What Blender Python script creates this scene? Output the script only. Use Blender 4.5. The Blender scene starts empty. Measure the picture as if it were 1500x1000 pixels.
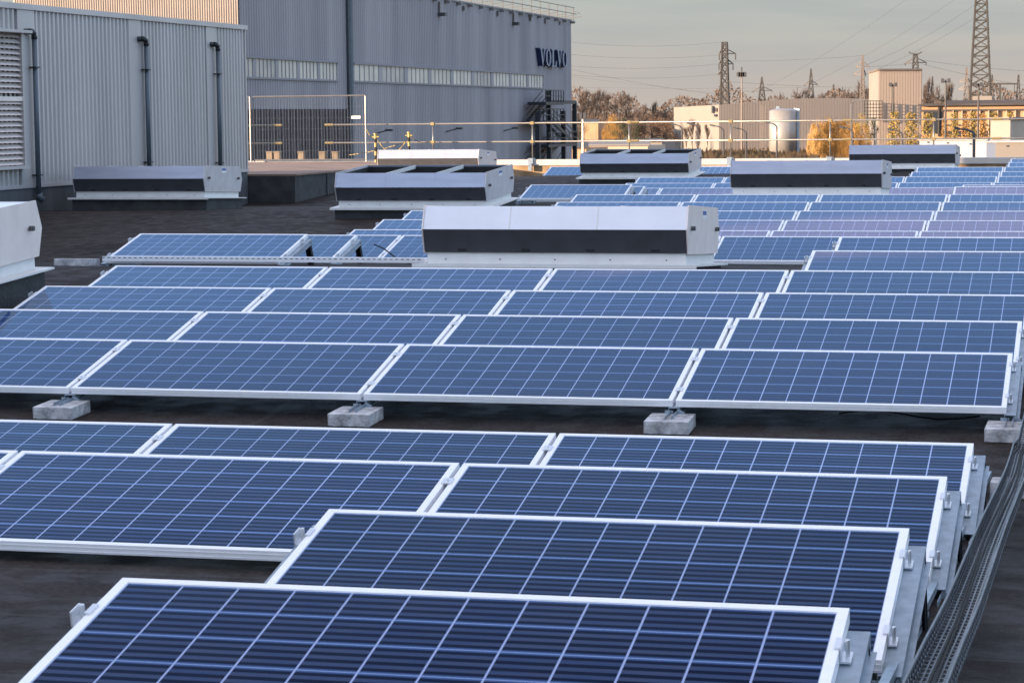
import bpy, math, random
from mathutils import Vector, Matrix
rad = math.radians
random.seed(7)
scene = bpy.context.scene
col = scene.collection

# ---------------------------------------------------------------- camera
F = 3414.0                      # focal length in pixels of a 1500 px wide frame
PIT, ROL, YAW = 0.0971224, -0.0095772, 0.2465295
fwd = Vector((-math.sin(YAW)*math.cos(PIT), math.cos(YAW)*math.cos(PIT), -math.sin(PIT)))
r0 = Vector((math.cos(YAW), math.sin(YAW), 0)); u0 = r0.cross(fwd)
cr_ = math.cos(ROL)*r0 + math.sin(ROL)*u0
cu_ = -math.sin(ROL)*r0 + math.cos(ROL)*u0
cam = bpy.data.cameras.new('camera'); camo = bpy.data.objects.new('camera', cam); col.objects.link(camo)
m3 = Matrix((cr_, cu_, -fwd)).transposed()
camo.matrix_world = m3.to_4x4()
cam.sensor_width = 36; cam.lens = F/1500*36; cam.clip_start = 0.1; cam.clip_end = 8000
cam.dof.use_dof = True; cam.dof.focus_distance = 15.5; cam.dof.aperture_fstop = 20
scene.camera = camo

# ---------------------------------------------------------------- light
SUN_EL, SUN_TRAVEL = 6.5, 34.0      # low sun behind the left hall; travel direction measured from +X towards +Y
tx, ty = math.cos(rad(SUN_TRAVEL)), math.sin(rad(SUN_TRAVEL))
sun_dir = Vector((tx*math.cos(rad(SUN_EL)), ty*math.cos(rad(SUN_EL)), -math.sin(rad(SUN_EL))))
sl = bpy.data.lights.new('sun', 'SUN'); sl.energy = 3.2; sl.angle = rad(0.5); sl.color = (1.0, 0.73, 0.50)
so = bpy.data.objects.new('sun', sl); col.objects.link(so)
so.rotation_euler = sun_dir.to_track_quat('-Z', 'Y').to_euler()
world = bpy.data.worlds.new('World'); scene.world = world; world.use_nodes = True
wn = world.node_tree; wn.nodes.clear()
def N(t, ty_, **kw):
    n = t.nodes.new(ty_)
    for k, v in kw.items(): setattr(n, k, v)
    return n
wo = N(wn, 'ShaderNodeOutputWorld'); bg = N(wn, 'ShaderNodeBackground')
sky = N(wn, 'ShaderNodeTexSky', sky_type='NISHITA', sun_disc=False)
sky.sun_elevation = rad(SUN_EL); sky.sun_rotation = math.atan2(-tx, -ty)
sky.air_density = 1.15; sky.dust_density = 0.7; sky.ozone_density = 3.0
bg.inputs['Strength'].default_value = 0.15
# pale veil near the horizon; rosy streak out of view, added to tint far panel reflections
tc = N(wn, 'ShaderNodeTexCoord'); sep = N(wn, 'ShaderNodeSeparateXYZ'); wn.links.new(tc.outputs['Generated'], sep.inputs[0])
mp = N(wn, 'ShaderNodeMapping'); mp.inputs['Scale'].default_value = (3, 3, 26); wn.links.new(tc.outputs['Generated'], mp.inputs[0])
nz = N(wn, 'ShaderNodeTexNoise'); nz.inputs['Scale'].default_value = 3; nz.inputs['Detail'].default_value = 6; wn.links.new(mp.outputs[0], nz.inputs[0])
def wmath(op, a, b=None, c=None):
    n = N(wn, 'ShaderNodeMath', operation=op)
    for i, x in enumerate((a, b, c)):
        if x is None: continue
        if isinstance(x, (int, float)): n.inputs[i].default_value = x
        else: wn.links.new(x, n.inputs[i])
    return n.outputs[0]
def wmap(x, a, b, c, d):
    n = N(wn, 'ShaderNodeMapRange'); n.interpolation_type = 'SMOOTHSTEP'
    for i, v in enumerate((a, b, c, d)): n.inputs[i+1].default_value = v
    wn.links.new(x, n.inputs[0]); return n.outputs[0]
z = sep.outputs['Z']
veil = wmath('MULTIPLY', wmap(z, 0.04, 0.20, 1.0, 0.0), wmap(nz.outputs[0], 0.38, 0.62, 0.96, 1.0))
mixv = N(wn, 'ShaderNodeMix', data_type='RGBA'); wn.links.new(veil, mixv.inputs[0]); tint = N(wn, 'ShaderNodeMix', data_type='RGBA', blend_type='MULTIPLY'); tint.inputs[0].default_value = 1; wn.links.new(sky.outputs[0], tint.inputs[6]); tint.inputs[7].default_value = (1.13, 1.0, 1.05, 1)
high = N(wn, 'ShaderNodeMix', data_type='RGBA'); wn.links.new(tint.outputs[2], high.inputs[6]); high.inputs[7].default_value = (2.3, 2.05, 1.95, 1)  # pale overhead veil, added to take the blue out of the shade
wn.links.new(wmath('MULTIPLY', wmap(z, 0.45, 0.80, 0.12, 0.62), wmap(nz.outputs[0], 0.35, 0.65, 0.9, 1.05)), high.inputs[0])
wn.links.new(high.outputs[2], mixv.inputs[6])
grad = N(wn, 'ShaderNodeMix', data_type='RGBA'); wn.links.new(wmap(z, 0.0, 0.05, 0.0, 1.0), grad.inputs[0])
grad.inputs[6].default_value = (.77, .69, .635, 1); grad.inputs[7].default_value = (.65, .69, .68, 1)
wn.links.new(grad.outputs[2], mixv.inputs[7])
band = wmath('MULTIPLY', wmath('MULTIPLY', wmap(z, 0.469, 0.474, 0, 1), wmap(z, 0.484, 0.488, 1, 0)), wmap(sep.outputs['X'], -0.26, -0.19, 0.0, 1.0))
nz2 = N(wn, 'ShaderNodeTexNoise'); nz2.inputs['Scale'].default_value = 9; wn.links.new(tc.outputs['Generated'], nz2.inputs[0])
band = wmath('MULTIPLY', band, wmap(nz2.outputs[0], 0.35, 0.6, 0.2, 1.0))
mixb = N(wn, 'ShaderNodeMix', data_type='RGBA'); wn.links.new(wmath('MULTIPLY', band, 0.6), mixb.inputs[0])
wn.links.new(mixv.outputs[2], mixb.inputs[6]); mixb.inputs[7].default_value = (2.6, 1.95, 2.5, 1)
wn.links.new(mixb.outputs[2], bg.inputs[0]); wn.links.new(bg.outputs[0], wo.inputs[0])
scene.view_settings.view_transform = 'Standard'; scene.view_settings.look = 'None'
scene.view_settings.gamma = 1; scene.view_settings.exposure = 2.2
scene.render.engine = 'CYCLES'

# ---------------------------------------------------------------- helpers
def at(u, v, y):
    "pixel of the 1500x1000 frame at world depth y"
    d = fwd + cr_*((u-750)/F) + cu_*((500-v)/F)
    return d*(y/d.y)
def setp(o, label=None, cat=None, group=None, kind=None):
    if label: o['label'] = label
    if cat: o['category'] = cat
    if group: o['group'] = group
    if kind: o['kind'] = kind
    return o
def empty(name, loc=(0, 0, 0), rot=(0, 0, 0)):
    o = bpy.data.objects.new(name, None); o.empty_display_size = .2
    o.location = loc; o.rotation_euler = rot; col.objects.link(o); return o
class MB:
    def __init__(s): s.v = []; s.f = []; s.m = []
    def poly(s, pts, m=0):
        n = len(s.v); s.v += [tuple(p) for p in pts]; s.f.append(tuple(range(n, n+len(pts)))); s.m.append(m)
    def box(s, a, b, m=0, skip=''):
        x0, y0, z0 = a; x1, y1, z1 = b; n = len(s.v)
        s.v += [(x0,y0,z0),(x1,y0,z0),(x1,y1,z0),(x0,y1,z0),(x0,y0,z1),(x1,y0,z1),(x1,y1,z1),(x0,y1,z1)]
        for k, f in (('b',(3,2,1,0)),('t',(4,5,6,7)),('s',(0,1,5,4)),('e',(1,2,6,5)),('n',(2,3,7,6)),('w',(3,0,4,7))):
            if k not in skip: s.f.append(tuple(n+i for i in f)); s.m.append(m)
        return s
    def bar(s, p, q, w, h=None, m=0, up=(0, 0, 1)):
        h = h or w; p = Vector(p); q = Vector(q); d = (q-p)
        if d.length < 1e-6: return s
        d.normalize(); upv = Vector(up)
        if abs(d.dot(upv)) > .98: upv = Vector((1, 0, 0))
        a = d.cross(upv).normalized()*w/2; b = a.cross(d).normalized()*h/2; n = len(s.v)
        for c in (p, q):
            for k, l in ((-1,-1),(1,-1),(1,1),(-1,1)): s.v.append(tuple(c+a*k+b*l))
        for f in ((3,2,1,0),(4,5,6,7),(0,1,5,4),(1,2,6,5),(2,3,7,6),(3,0,4,7)): s.f.append(tuple(n+i for i in f)); s.m.append(m)
        return s
    def tube(s, pts, r, k=8, m=0, r2=None):
        pts = [Vector(p) for p in pts]; L = len(pts); n = len(s.v)
        for i, p in enumerate(pts):
            d = (pts[min(i+1, L-1)]-pts[max(i-1, 0)]).normalized()
            up = Vector((0, 0, 1)) if abs(d.z) < .9 else Vector((1, 0, 0))
            a = d.cross(up).normalized(); b = a.cross(d)
            rr = r if r2 is None else r+(r2-r)*i/(L-1)
            for j in range(k):
                t = 2*math.pi*j/k; s.v.append(tuple(p+(a*math.cos(t)+b*math.sin(t))*rr))
        for i in range(L-1):
            for j in range(k):
                s.f.append((n+i*k+j, n+i*k+(j+1)%k, n+(i+1)*k+(j+1)%k, n+(i+1)*k+j)); s.m.append(m)
        s.f.append(tuple(n+j for j in reversed(range(k)))); s.m.append(m)
        s.f.append(tuple(n+(L-1)*k+j for j in range(k))); s.m.append(m)
        return s
    def prism(s, prof, a, b, axis='x', m=0):
        n = len(s.v); k = len(prof)
        for t in (a, b):
            for p in prof:
                s.v.append({'x': (t, p[0], p[1]), 'y': (p[0], t, p[1]), 'z': (p[0], p[1], t)}[axis])
        for j in range(k): s.f.append((n+j, n+(j+1)%k, n+k+(j+1)%k, n+k+j)); s.m.append(m)
        s.f.append(tuple(n+j for j in reversed(range(k)))); s.m.append(m)
        s.f.append(tuple(n+k+j for j in range(k))); s.m.append(m)
        return s
    def build(s, name, mats, parent=None, bevel=0, smooth=False):
        me = bpy.data.meshes.new(name); me.from_pydata(s.v, [], s.f)
        for mm in (mats if isinstance(mats, (list, tuple)) else [mats]): me.materials.append(mm)
        for p, mi in zip(me.polygons, s.m): p.material_index = mi; p.use_smooth = smooth
        me.update()
        o = bpy.data.objects.new(name, me); col.objects.link(o)
        if parent: o.parent = parent
        if bevel:
            b = o.modifiers.new('bevel', 'BEVEL'); b.width = bevel; b.segments = 2; b.limit_method = 'ANGLE'
        return o
def copy_tree(o, parent=None):
    c = o.copy(); col.objects.link(c); c.parent = parent
    for ch in o.children: copy_tree(ch, c)
    return c
ORD = ['', 'first', 'second', 'third', 'fourth', 'fifth', 'sixth', 'seventh', 'eighth', 'ninth', 'tenth', 'eleventh', 'twelfth', 'thirteenth',
       'fourteenth', 'fifteenth', 'sixteenth', 'seventeenth', 'eighteenth', 'nineteenth', 'twentieth', 'twenty-first', 'twenty-second', 'twenty-third', 'twenty-fourth', 'twenty-fifth', 'twenty-sixth', 'twenty-seventh', 'twenty-eighth', 'twenty-ninth', 'thirtieth', 'thirty-first', 'thirty-second', 'thirty-third']

# ---------------------------------------------------------------- materials
def mat(name, base, rough=.6, metal=0.0, var=0.0, vscale=3.0, bump=0.0, bscale=40.0, base2=None, stretch=(1, 1, 1), spec=None, coord='Object', detail=5):
    m = bpy.data.materials.new(name); m.use_nodes = True; t = m.node_tree
    b = t.nodes['Principled BSDF']; b.inputs['Base Color'].default_value = (*base, 1)
    b.inputs['Roughness'].default_value = rough; b.inputs['Metallic'].default_value = metal
    if spec is not None: b.inputs['Specular IOR Level'].default_value = spec
    tc = N(t, 'ShaderNodeTexCoord'); mp = N(t, 'ShaderNodeMapping'); mp.inputs['Scale'].default_value = stretch
    t.links.new(tc.outputs[coord], mp.inputs[0])
    if var or base2:
        nz = N(t, 'ShaderNodeTexNoise'); nz.inputs['Scale'].default_value = vscale; nz.inputs['Detail'].default_value = detail
        t.links.new(mp.outputs[0], nz.inputs[0])
        mr = N(t, 'ShaderNodeMapRange'); mr.inputs[1].default_value = .32; mr.inputs[2].default_value = .68
        t.links.new(nz.outputs[0], mr.inputs[0])
        mx = N(t, 'ShaderNodeMix', data_type='RGBA'); t.links.new(mr.outputs[0], mx.inputs[0])
        b2 = base2 or tuple(c*(1+var) for c in base)
        b1 = base if base2 else tuple(c*(1-var) for c in base)
        mx.inputs[6].default_value = (*b1, 1); mx.inputs[7].default_value = (*b2, 1)
        t.links.new(mx.outputs[2], b.inputs['Base Color'])
    if bump:
        nb = N(t, 'ShaderNodeTexNoise'); nb.inputs['Scale'].default_value = bscale; nb.inputs['Detail'].default_value = 4
        t.links.new(mp.outputs[0], nb.inputs[0])
        bp = N(t, 'ShaderNodeBump'); bp.inputs['Strength'].default_value = bump; bp.inputs['Distance'].default_value = .02
        t.links.new(nb.outputs[0], bp.inputs['Height']); t.links.new(bp.outputs[0], b.inputs['Normal'])
    return m
def cells_material():
    m = bpy.data.materials.new('solar_cells'); m.use_nodes = True; t = m.node_tree; b = t.nodes['Principled BSDF']
    def M(op, a, b_=None, c=None):
        n = N(t, 'ShaderNodeMath', operation=op)
        for i, x in enumerate((a, b_, c)):
            if x is None: continue
            if isinstance(x, (int, float)): n.inputs[i].default_value = x
            else: t.links.new(x, n.inputs[i])
        return n.outputs[0]
    def MIX(f, a, b_):
        n = N(t, 'ShaderNodeMix', data_type='RGBA'); t.links.new(f, n.inputs[0])
        for i, x in ((6, a), (7, b_)):
            if isinstance(x, tuple): n.inputs[i].default_value = (*x, 1)
            else: t.links.new(x, n.inputs[i])
        return n.outputs[2]
    def SM(x, a, b_, c, d):
        n = N(t, 'ShaderNodeMapRange'); n.interpolation_type = 'SMOOTHSTEP'
        for i, v in enumerate((a, b_, c, d)): n.inputs[i+1].default_value = v
        t.links.new(x, n.inputs[0]); return n.outputs[0]
    def SM2(x, a, b_):
        n = N(t, 'ShaderNodeMapRange'); n.inputs[1].default_value = a; n.inputs[2].default_value = b_; t.links.new(x, n.inputs[0]); return n.outputs[0]
    tc = N(t, 'ShaderNodeTexCoord'); s = N(t, 'ShaderNodeSeparateXYZ'); t.links.new(tc.outputs['Object'], s.inputs[0])
    cx = M('DIVIDE', M('SUBTRACT', s.outputs[0], .028), 1.9/12); cy = M('DIVIDE', M('SUBTRACT', s.outputs[1], .028), .936/6)
    # distance to nearest cell edge (0..0.5)
    def edge(c): return M('ABSOLUTE', M('SUBTRACT', M('FRACT', M('ADD', c, .5)), .5))
    ex, ey = edge(cx), edge(cy)
    # four dark strips between the three soldered ribbons and the cell border
    q = M('ABSOLUTE', M('SUBTRACT', M('FRACT', M('MULTIPLY', cy, 4)), .5))   # 0 at strip centre
    dark = SM(q, .20, .29, 1, 0)
    fx, fy = M('FLOOR', cx), M('FLOOR', cy)
    cmb = N(t, 'ShaderNodeCombineXYZ'); t.links.new(fx, cmb.inputs[0]); t.links.new(fy, cmb.inputs[1])
    oi = N(t, 'ShaderNodeObjectInfo'); t.links.new(oi.outputs['Random'], cmb.inputs[2])
    wn_ = N(t, 'ShaderNodeTexWhiteNoise'); wn_.noise_dimensions = '3D'; t.links.new(cmb.outputs[0], wn_.inputs[0])
    nz = N(t, 'ShaderNodeTexNoise'); nz.inputs['Scale'].default_value = 9; nz.inputs['Detail'].default_value = 3
    mp = N(t, 'ShaderNodeMapping'); mp.inputs['Scale'].default_value = (1, 7, 1); t.links.new(tc.outputs['Object'], mp.inputs[0]); t.links.new(mp.outputs[0], nz.inputs[0])
    base = MIX(wn_.outputs[0], CELL_A, CELL_B)
    base = MIX(SM(nz.outputs[0], .35, .75, 0, .55), base, CELL_C)
    base = MIX(M('MULTIPLY', dark, .95), base, CELL_D)
    base = MIX(SM(ey, .03, .10, .8, 0), base, CELL_E)
    base = MIX(SM(ey, .008, .016, .75, 0), base, CELL_G)
    base = MIX(SM(ex, .014, .022, 1, 0), base, CELL_G)
    hv = N(t, 'ShaderNodeHueSaturation'); t.links.new(base, hv.inputs['Color'])
    t.links.new(SM2(oi.outputs['Random'], 0, 1) if False else M('ADD', M('MULTIPLY', oi.outputs['Random'], .26), .84), hv.inputs['Value'])
    t.links.new(M('ADD', M('MULTIPLY', M('FRACT', M('MULTIPLY', oi.outputs['Random'], 17.3)),   .008), .491), hv.inputs['Hue']); hv.inputs['Saturation'].default_value = .95
    base = hv.outputs[0]
    # white backsheet margin
    mx = M('MINIMUM', M('MINIMUM', s.outputs[0], M('SUBTRACT', 1.956, s.outputs[0])), M('MINIMUM', s.outputs[1], M('SUBTRACT', .992, s.outputs[1])))
    t.links.new(base, b.inputs['Base Color'])
    b.inputs['Roughness'].default_value = .12; b.inputs['Specular IOR Level'].default_value = 0
    # textured anti-reflective glass: little mirror image when seen steeply, a strong one at grazing angles
    lw = N(t, 'ShaderNodeLayerWeight'); lw.inputs[0].default_value = .5
    fc = M('MULTIPLY', M('POWER', SM2(lw.outputs['Facing'], .50, .76), 2.4), .36)
    gl = N(t, 'ShaderNodeBsdfGlossy'); gl.inputs['Roughness'].default_value = .025; gl.inputs['Color'].default_value = (.68, .84, 1, 1)
    ms = N(t, 'ShaderNodeMixShader'); t.links.new(fc, ms.inputs[0]); t.links.new(b.outputs[0], ms.inputs[1]); t.links.new(gl.outputs[0], ms.inputs[2])
    t.links.new(ms.outputs[0], t.nodes['Material Output'].inputs[0])
    # slight dust
    nr = N(t, 'ShaderNodeTexNoise'); nr.inputs['Scale'].default_value = 2.5; t.links.new(tc.outputs['Object'], nr.inputs[0])
    dust = N(t, 'ShaderNodeTexNoise'); dust.inputs['Scale'].default_value = 1.6; dust.inputs['Detail'].default_value = 8
    mpd = N(t, 'ShaderNodeVectorMath', operation='ADD'); t.links.new(tc.outputs['Object'], mpd.inputs[0])
    cmd = N(t, 'ShaderNodeCombineXYZ'); t.links.new(M('MULTIPLY', oi.outputs['Random'], 37), cmd.inputs[0]); t.links.new(cmd.outputs[0], mpd.inputs[1]); t.links.new(mpd.outputs[0], dust.inputs[0])
    t.links.new(MIX(SM(dust.outputs[0], .5, .85, 0, .05), base, (.22, .24, .30)), b.inputs['Base Color'])
    return m
CELL_A = (.024, .047, .128); CELL_B = (.037, .058, .134); CELL_C = (.060, .070, .115)
CELL_D = (.001, .004, .022); CELL_E = (.050, .115, .30); CELL_G = (.34, .42, .68)
M_ = {}
M_['cells'] = cells_material()
M_['frame'] = mat('anodised_frame', (.84, .85, .88), .42, .05, var=.03, vscale=20)
M_['clamp'] = mat('clamp_metal', (.70, .72, .75), .3, .6)
M_['galv'] = mat('galvanised_steel', (.27, .33, .39), .42, .4, var=.18, vscale=18)
M_['darksteel'] = mat('dark_leg_plate', (.035, .04, .05), .5, .3, var=.2)
M_['bolt'] = mat('bolt', (.12, .12, .13), .4, .7)
M_['concrete'] = mat('concrete_block', (.24, .24, .25), .9, base2=(.60, .60, .62), vscale=14, bump=.5, bscale=60, detail=9)
M_['roof'] = None
M_['bitumen'] = mat('bitumen_upstand', (.022, .022, .024), .75, base2=(.05, .05, .052), vscale=4, bump=.4, bscale=25)
M_['ventwhite'] = mat('white_coated_sheet', (.78, .79, .84), .42, .15, var=.035, vscale=4)
M_['ventgrey'] = mat('weathered_vent_sheet', (.40, .43, .52), .4, .35, var=.07, vscale=5, stretch=(.4, 1, 2))
M_['ventendgrey'] = mat('weathered_vent_end', (.55, .52, .53), .45, .2, var=.08, vscale=5)
M_['ventend'] = mat('vent_end_sheet', (.80, .71, .66), .45, .2, var=.06, vscale=5)  # warm light on the vent ends mixed into this sheet colour
M_['ventdark'] = mat('dark_vent_sheet', (.062, .064, .074), .5, .2, var=.12, vscale=6)
M_['ventskirt'] = mat('vent_skirt', (.72, .71, .69), .5, .05, var=.05, vscale=6)
M_['black'] = mat('black', (.008, .008, .009), .8)
M_['blue'] = mat('sticker_blue', (.06, .12, .35), .5)
M_['white'] = mat('white_paint', (.8, .8, .8), .5)
M_['clad'] = mat('hall_cladding', (.50, .475, .475), .42, .35, var=.10, vscale=.7, stretch=(1, 1, .15))
M_['coping'] = mat('painted_coping', (.50, .46, .42), .5, .05, var=.08, vscale=3)
M_['rail'] = mat('scaffold_rail', (.21, .20, .19), .35, .6, var=.1, vscale=8)
M_['upstand'] = mat('stained_concrete_upstand', (.035, .037, .042), .8, base2=(.11, .115, .125), vscale=1.6, stretch=(1, 1, .2), detail=8)
M_['pipe'] = mat('grey_pipe', (.10, .125, .15), .4, .1, var=.1)
M_['pipejoint'] = mat('dark_pipe_joint', (.02, .022, .026), .5)
M_['parapet'] = mat('parapet_render', (.40, .27, .15), .85, base2=(.20, .13, .07), vscale=2.5)
M_['yellow'] = mat('yellow_paint', (.34, .25, .06), .5)
M_['wood'] = mat('timber_block', (.20, .155, .11), .8, var=.2)
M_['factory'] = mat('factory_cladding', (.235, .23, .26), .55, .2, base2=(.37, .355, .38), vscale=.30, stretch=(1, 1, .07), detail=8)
M_['pane'] = mat('milky_window', (.50, .48, .42), .35, base2=(.70, .66, .58), vscale=.5)
M_['pane2'] = mat('greyed_window', (.34, .34, .34), .3, base2=(.55, .52, .46), vscale=.9)
M_['winframe'] = mat('window_frame', (.20, .20, .23), .5)
M_['darkdoor'] = mat('dark_cladding', (.045, .035, .045), .6, var=.25, vscale=.8)
M_['letterface'] = mat('letter_face', (.20, .23, .30), .5, .2)
M_['letterside'] = mat('letter_side', (.010, .022, .085), .45)
M_['stair'] = mat('stair_steel', (.025, .03, .04), .5, .3)
M_['pylon'] = mat('pylon_steel', (.06, .055, .05), .6, .3)
M_['pylonlight'] = mat('pale_pylon_steel', (.17, .14, .12), .6, .2)
M_['wire'] = mat('wire', (.16, .155, .15), .6)
M_['beige'] = mat('beige_cladding', (.42, .325, .25), .7, base2=(.50, .39, .30), vscale=.1, stretch=(1, 1, .1))
M_['cream'] = mat('cream_cladding', (.225, .20, .175), .7, var=.06, vscale=.15)
M_['brick'] = mat('tan_brick', (.46, .29, .17), .85, base2=(.36, .22, .13), vscale=.3)
M_['dkroof'] = mat('dark_roofing', (.05, .045, .045), .7, var=.2, vscale=.3)
M_['glassdk'] = mat('dark_glass', (.03, .035, .045), .2)
M_['silo'] = mat('silo_steel', (.33, .31, .29), .45, .35, var=.1, vscale=1, stretch=(1, 1, .3))
M_['whiteshed'] = mat('white_shed', (.40, .42, .45), .6, var=.05)
M_['twig'] = mat('bare_twigs', (.085, .065, .055), .9, base2=(.15, .11, .09), vscale=8)
M_['trunk'] = mat('trunk_bark', (.08, .062, .052), .9)
M_['gold'] = mat('golden_leaves', (.52, .30, .08), .8, base2=(.22, .11, .03), vscale=16)
M_['gold2'] = mat('yellow_green_leaves', (.10, .10, .025), .8, base2=(.50, .32, .07), vscale=14)
M_['green'] = mat('dark_green_leaves', (.015, .025, .010), .8, base2=(.05, .06, .02), vscale=14)
M_['russet'] = mat('russet_leaves', (.15, .075, .04), .85, base2=(.07, .04, .025), vscale=14)
M_['ground'] = mat('earth_ground', (.24, .16, .10), .95, base2=(.08, .085, .04), vscale=.03, coord='Object')
M_['asphalt'] = mat('asphalt', (.05, .05, .05), .9, var=.2)
M_['lamp'] = mat('lamp_head', (.05, .05, .055), .5)
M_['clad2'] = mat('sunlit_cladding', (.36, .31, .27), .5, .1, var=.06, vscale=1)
M_['hedge'] = mat('dry_scrub', (.26, .16, .09), .9, base2=(.12, .09, .045), vscale=.2)

def roof_material():
    m = mat('roofing_felt', (.012, .0085, .008), .85, base2=(.033, .0245, .023), vscale=2.2, detail=12, spec=.12)
    t = m.node_tree; b = t.nodes['Principled BSDF']
    tc = N(t, 'ShaderNodeTexCoord'); s = N(t, 'ShaderNodeSeparateXYZ'); t.links.new(tc.outputs['Object'], s.inputs[0])
    def M(op, a, b_=None):
        n = N(t, 'ShaderNodeMath', operation=op)
        for i, x in enumerate((a, b_)):
            if x is None: continue
            if isinstance(x, (int, float)): n.inputs[i].default_value = x
            else: t.links.new(x, n.inputs[i])
        return n.outputs[0]
    nw = N(t, 'ShaderNodeTexNoise'); nw.inputs['Scale'].default_value = .7; t.links.new(tc.outputs['Object'], nw.inputs[0])
    wob = M('MULTIPLY', nw.outputs[0], .06)
    fy = M('FRACT', M('ADD', M('DIVIDE', s.outputs[1], 1.0), wob)); fx = M('FRACT', M('ADD', M('DIVIDE', s.outputs[0], 5.0), wob))
    seam = M('MAXIMUM', M('LESS_THAN', fy, .035), M('LESS_THAN', fx, .008))
    nz = N(t, 'ShaderNodeTexNoise'); nz.inputs['Scale'].default_value = 120; nz.inputs['Detail'].default_value = 3; t.links.new(tc.outputs['Object'], nz.inputs[0])
    n3 = N(t, 'ShaderNodeTexNoise'); n3.inputs['Scale'].default_value = 5; n3.inputs['Detail'].default_value = 8
    mp = N(t, 'ShaderNodeMapping'); mp.inputs['Scale'].default_value = (1, 1, 1); t.links.new(tc.outputs['Object'], mp.inputs[0]); t.links.new(mp.outputs[0], n3.inputs[0])
    h = M('ADD', M('ADD', M('MULTIPLY', nz.outputs[0], .45), M('MULTIPLY', seam, .5)), M('MULTIPLY', n3.outputs[0], .8))
    bp = N(t, 'ShaderNodeBump'); bp.inputs['Strength'].default_value = .6; bp.inputs['Distance'].default_value = .02
    t.links.new(h, bp.inputs['Height']); t.links.new(bp.outputs[0], b.inputs['Normal'])
    src = b.inputs['Base Color'].links[0].from_socket
    def MX(f, a_, b2_):
        n = N(t, 'ShaderNodeMix', data_type='RGBA'); t.links.new(f, n.inputs[0])
        for i_, x_ in ((6, a_), (7, b2_)):
            if isinstance(x_, tuple): n.inputs[i_].default_value = (*x_, 1)
            else: t.links.new(x_, n.inputs[i_])
        return n.outputs[2]
    ng = N(t, 'ShaderNodeTexNoise'); ng.inputs['Scale'].default_value = 45; ng.inputs['Detail'].default_value = 6; t.links.new(tc.outputs['Object'], ng.inputs[0])
    def RG(x_, a_, b_, c_, d_):
        n = N(t, 'ShaderNodeMapRange')
        for i_, v_ in enumerate((a_, b_, c_, d_)): n.inputs[i_+1].default_value = v_
        t.links.new(x_, n.inputs[0]); return n.outputs[0]
    c1_ = MX(RG(ng.outputs[0], .42, .66, 0, .55), src, (.062, .050, .046))
    nb_ = N(t, 'ShaderNodeTexNoise'); nb_.inputs['Scale'].default_value = .35; nb_.inputs['Detail'].default_value = 5; t.links.new(tc.outputs['Object'], nb_.inputs[0])
    c1_ = MX(RG(nb_.outputs[0], .45, .62, 0, .6), c1_, (.010, .0075, .007))
    c1_ = MX(M('MULTIPLY', seam, .55), c1_, (.055, .048, .046))
    t.links.new(c1_, b.inputs['Base Color'])
    mr = N(t, 'ShaderNodeMapRange'); mr.inputs[1].default_value = .4; mr.inputs[2].default_value = .62; mr.inputs[3].default_value = .6; mr.inputs[4].default_value = .85
    t.links.new(n3.outputs[0], mr.inputs[0]); t.links.new(mr.outputs[0], b.inputs['Roughness'])
    return m
M_['roof'] = roof_material()

# ---------------------------------------------------------------- setting: ground, roof
GZ = -9.0
g = MB(); g.poly([(-3000, -600, GZ), (3000, -600, GZ), (3000, 6000, GZ), (-3000, 6000, GZ)]); setp(g.build('ground', M_['ground']), kind='structure')
RY = [(-6, -.89), (12.55, -1.957), (21.54, -1.467), (30.57, -1.98), (38.0, -1.56), (43.5, -1.70), (47.8, -1.95), (57.2, -1.50), (63.0, -1.82)]
def rz0(y):
    for (a, za), (b, zb) in zip(RY, RY[1:]):
        if y <= b: return za+(zb-za)*(y-a)/(b-a)
    return RY[-1][1]
def rz(x, y):
    return rz0(y) + (0.0 if x > -8 else .008*(x+8))
def slope(y): return math.atan((rz0(y+.4)-rz0(y-.4))/.8)
g = MB(); xs = [-60, -8, 30]
yy = []
for (a, _), (b, _) in zip(RY, RY[1:]): yy += [a+.12 if a > -6 else a, b-.12 if b < 63 else b]
pts = [(x, y, rz(x, y)) for y in yy for x in xs]
g.v = pts
for i in range(len(yy)-1):
    for j in range(2):
        a = i*3+j; g.f.append((a, a+1, a+4, a+3)); g.m.append(0)
roof = setp(g.build('flat_roof', M_['roof']), kind='structure')
g = MB(); g.box((-60, -6.2, GZ), (30, 63.2, -2.6)); setp(g.build('building_below', M_['clad']), 'grey hall carrying the flat black roof under the solar panels', 'building')
# felt patches lying on the valley walkway

# ---------------------------------------------------------------- solar panels
PW, PH, SP = 1.956, .992, 1.976
def make_panel():
    root = empty('solar_panel')
    f = MB(); w = .028; t = .040
    # ring of four members, butted
    f.box((0, 0, -t), (PW, w, 0)); f.box((0, PH-w, -t), (PW, PH, 0))
    f.box((0, w, -t), (w, PH-w, 0)); f.box((PW-w, w, -t), (PW, PH-w, 0))
    # grooves along the front member
    f.box((0.002, -.0015, -.016), (PW-.002, .0, -.013)); f.box((0.002, -.0015, -.034), (PW-.002, .0, -.031))
    f.build('frame', M_['frame'], root)
    c = MB(); c.box((w, w, -.012), (PW-w, PH-w, -.004)); c.build('cell_sheet', M_['cells'], root)
    j = MB(); j.box((PW/2-.06, PH-.2, -.035), (PW/2+.06, PH-.1, -.0122)); j.build('junction_box', M_['black'], root)
    return root
proto = None; nrow = 0
TA, TB = rad(11.9), rad(12.86)
TC = rad(13.3)
def frame_x(y): return -2.60+.0098*y
def add_panel(x, y, ztop, tilt, label):
    global proto
    o = make_panel() if proto is None else copy_tree(proto)
    if proto is None: proto = o
    o.location = (x, y-PH*math.cos(tilt), ztop-PH*math.sin(tilt)); o.rotation_euler = (tilt, 0, 0)
    setp(o, label, 'solar panel', 'solar panels in rows on the flat roof')
    return o
fproto = {}
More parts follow.
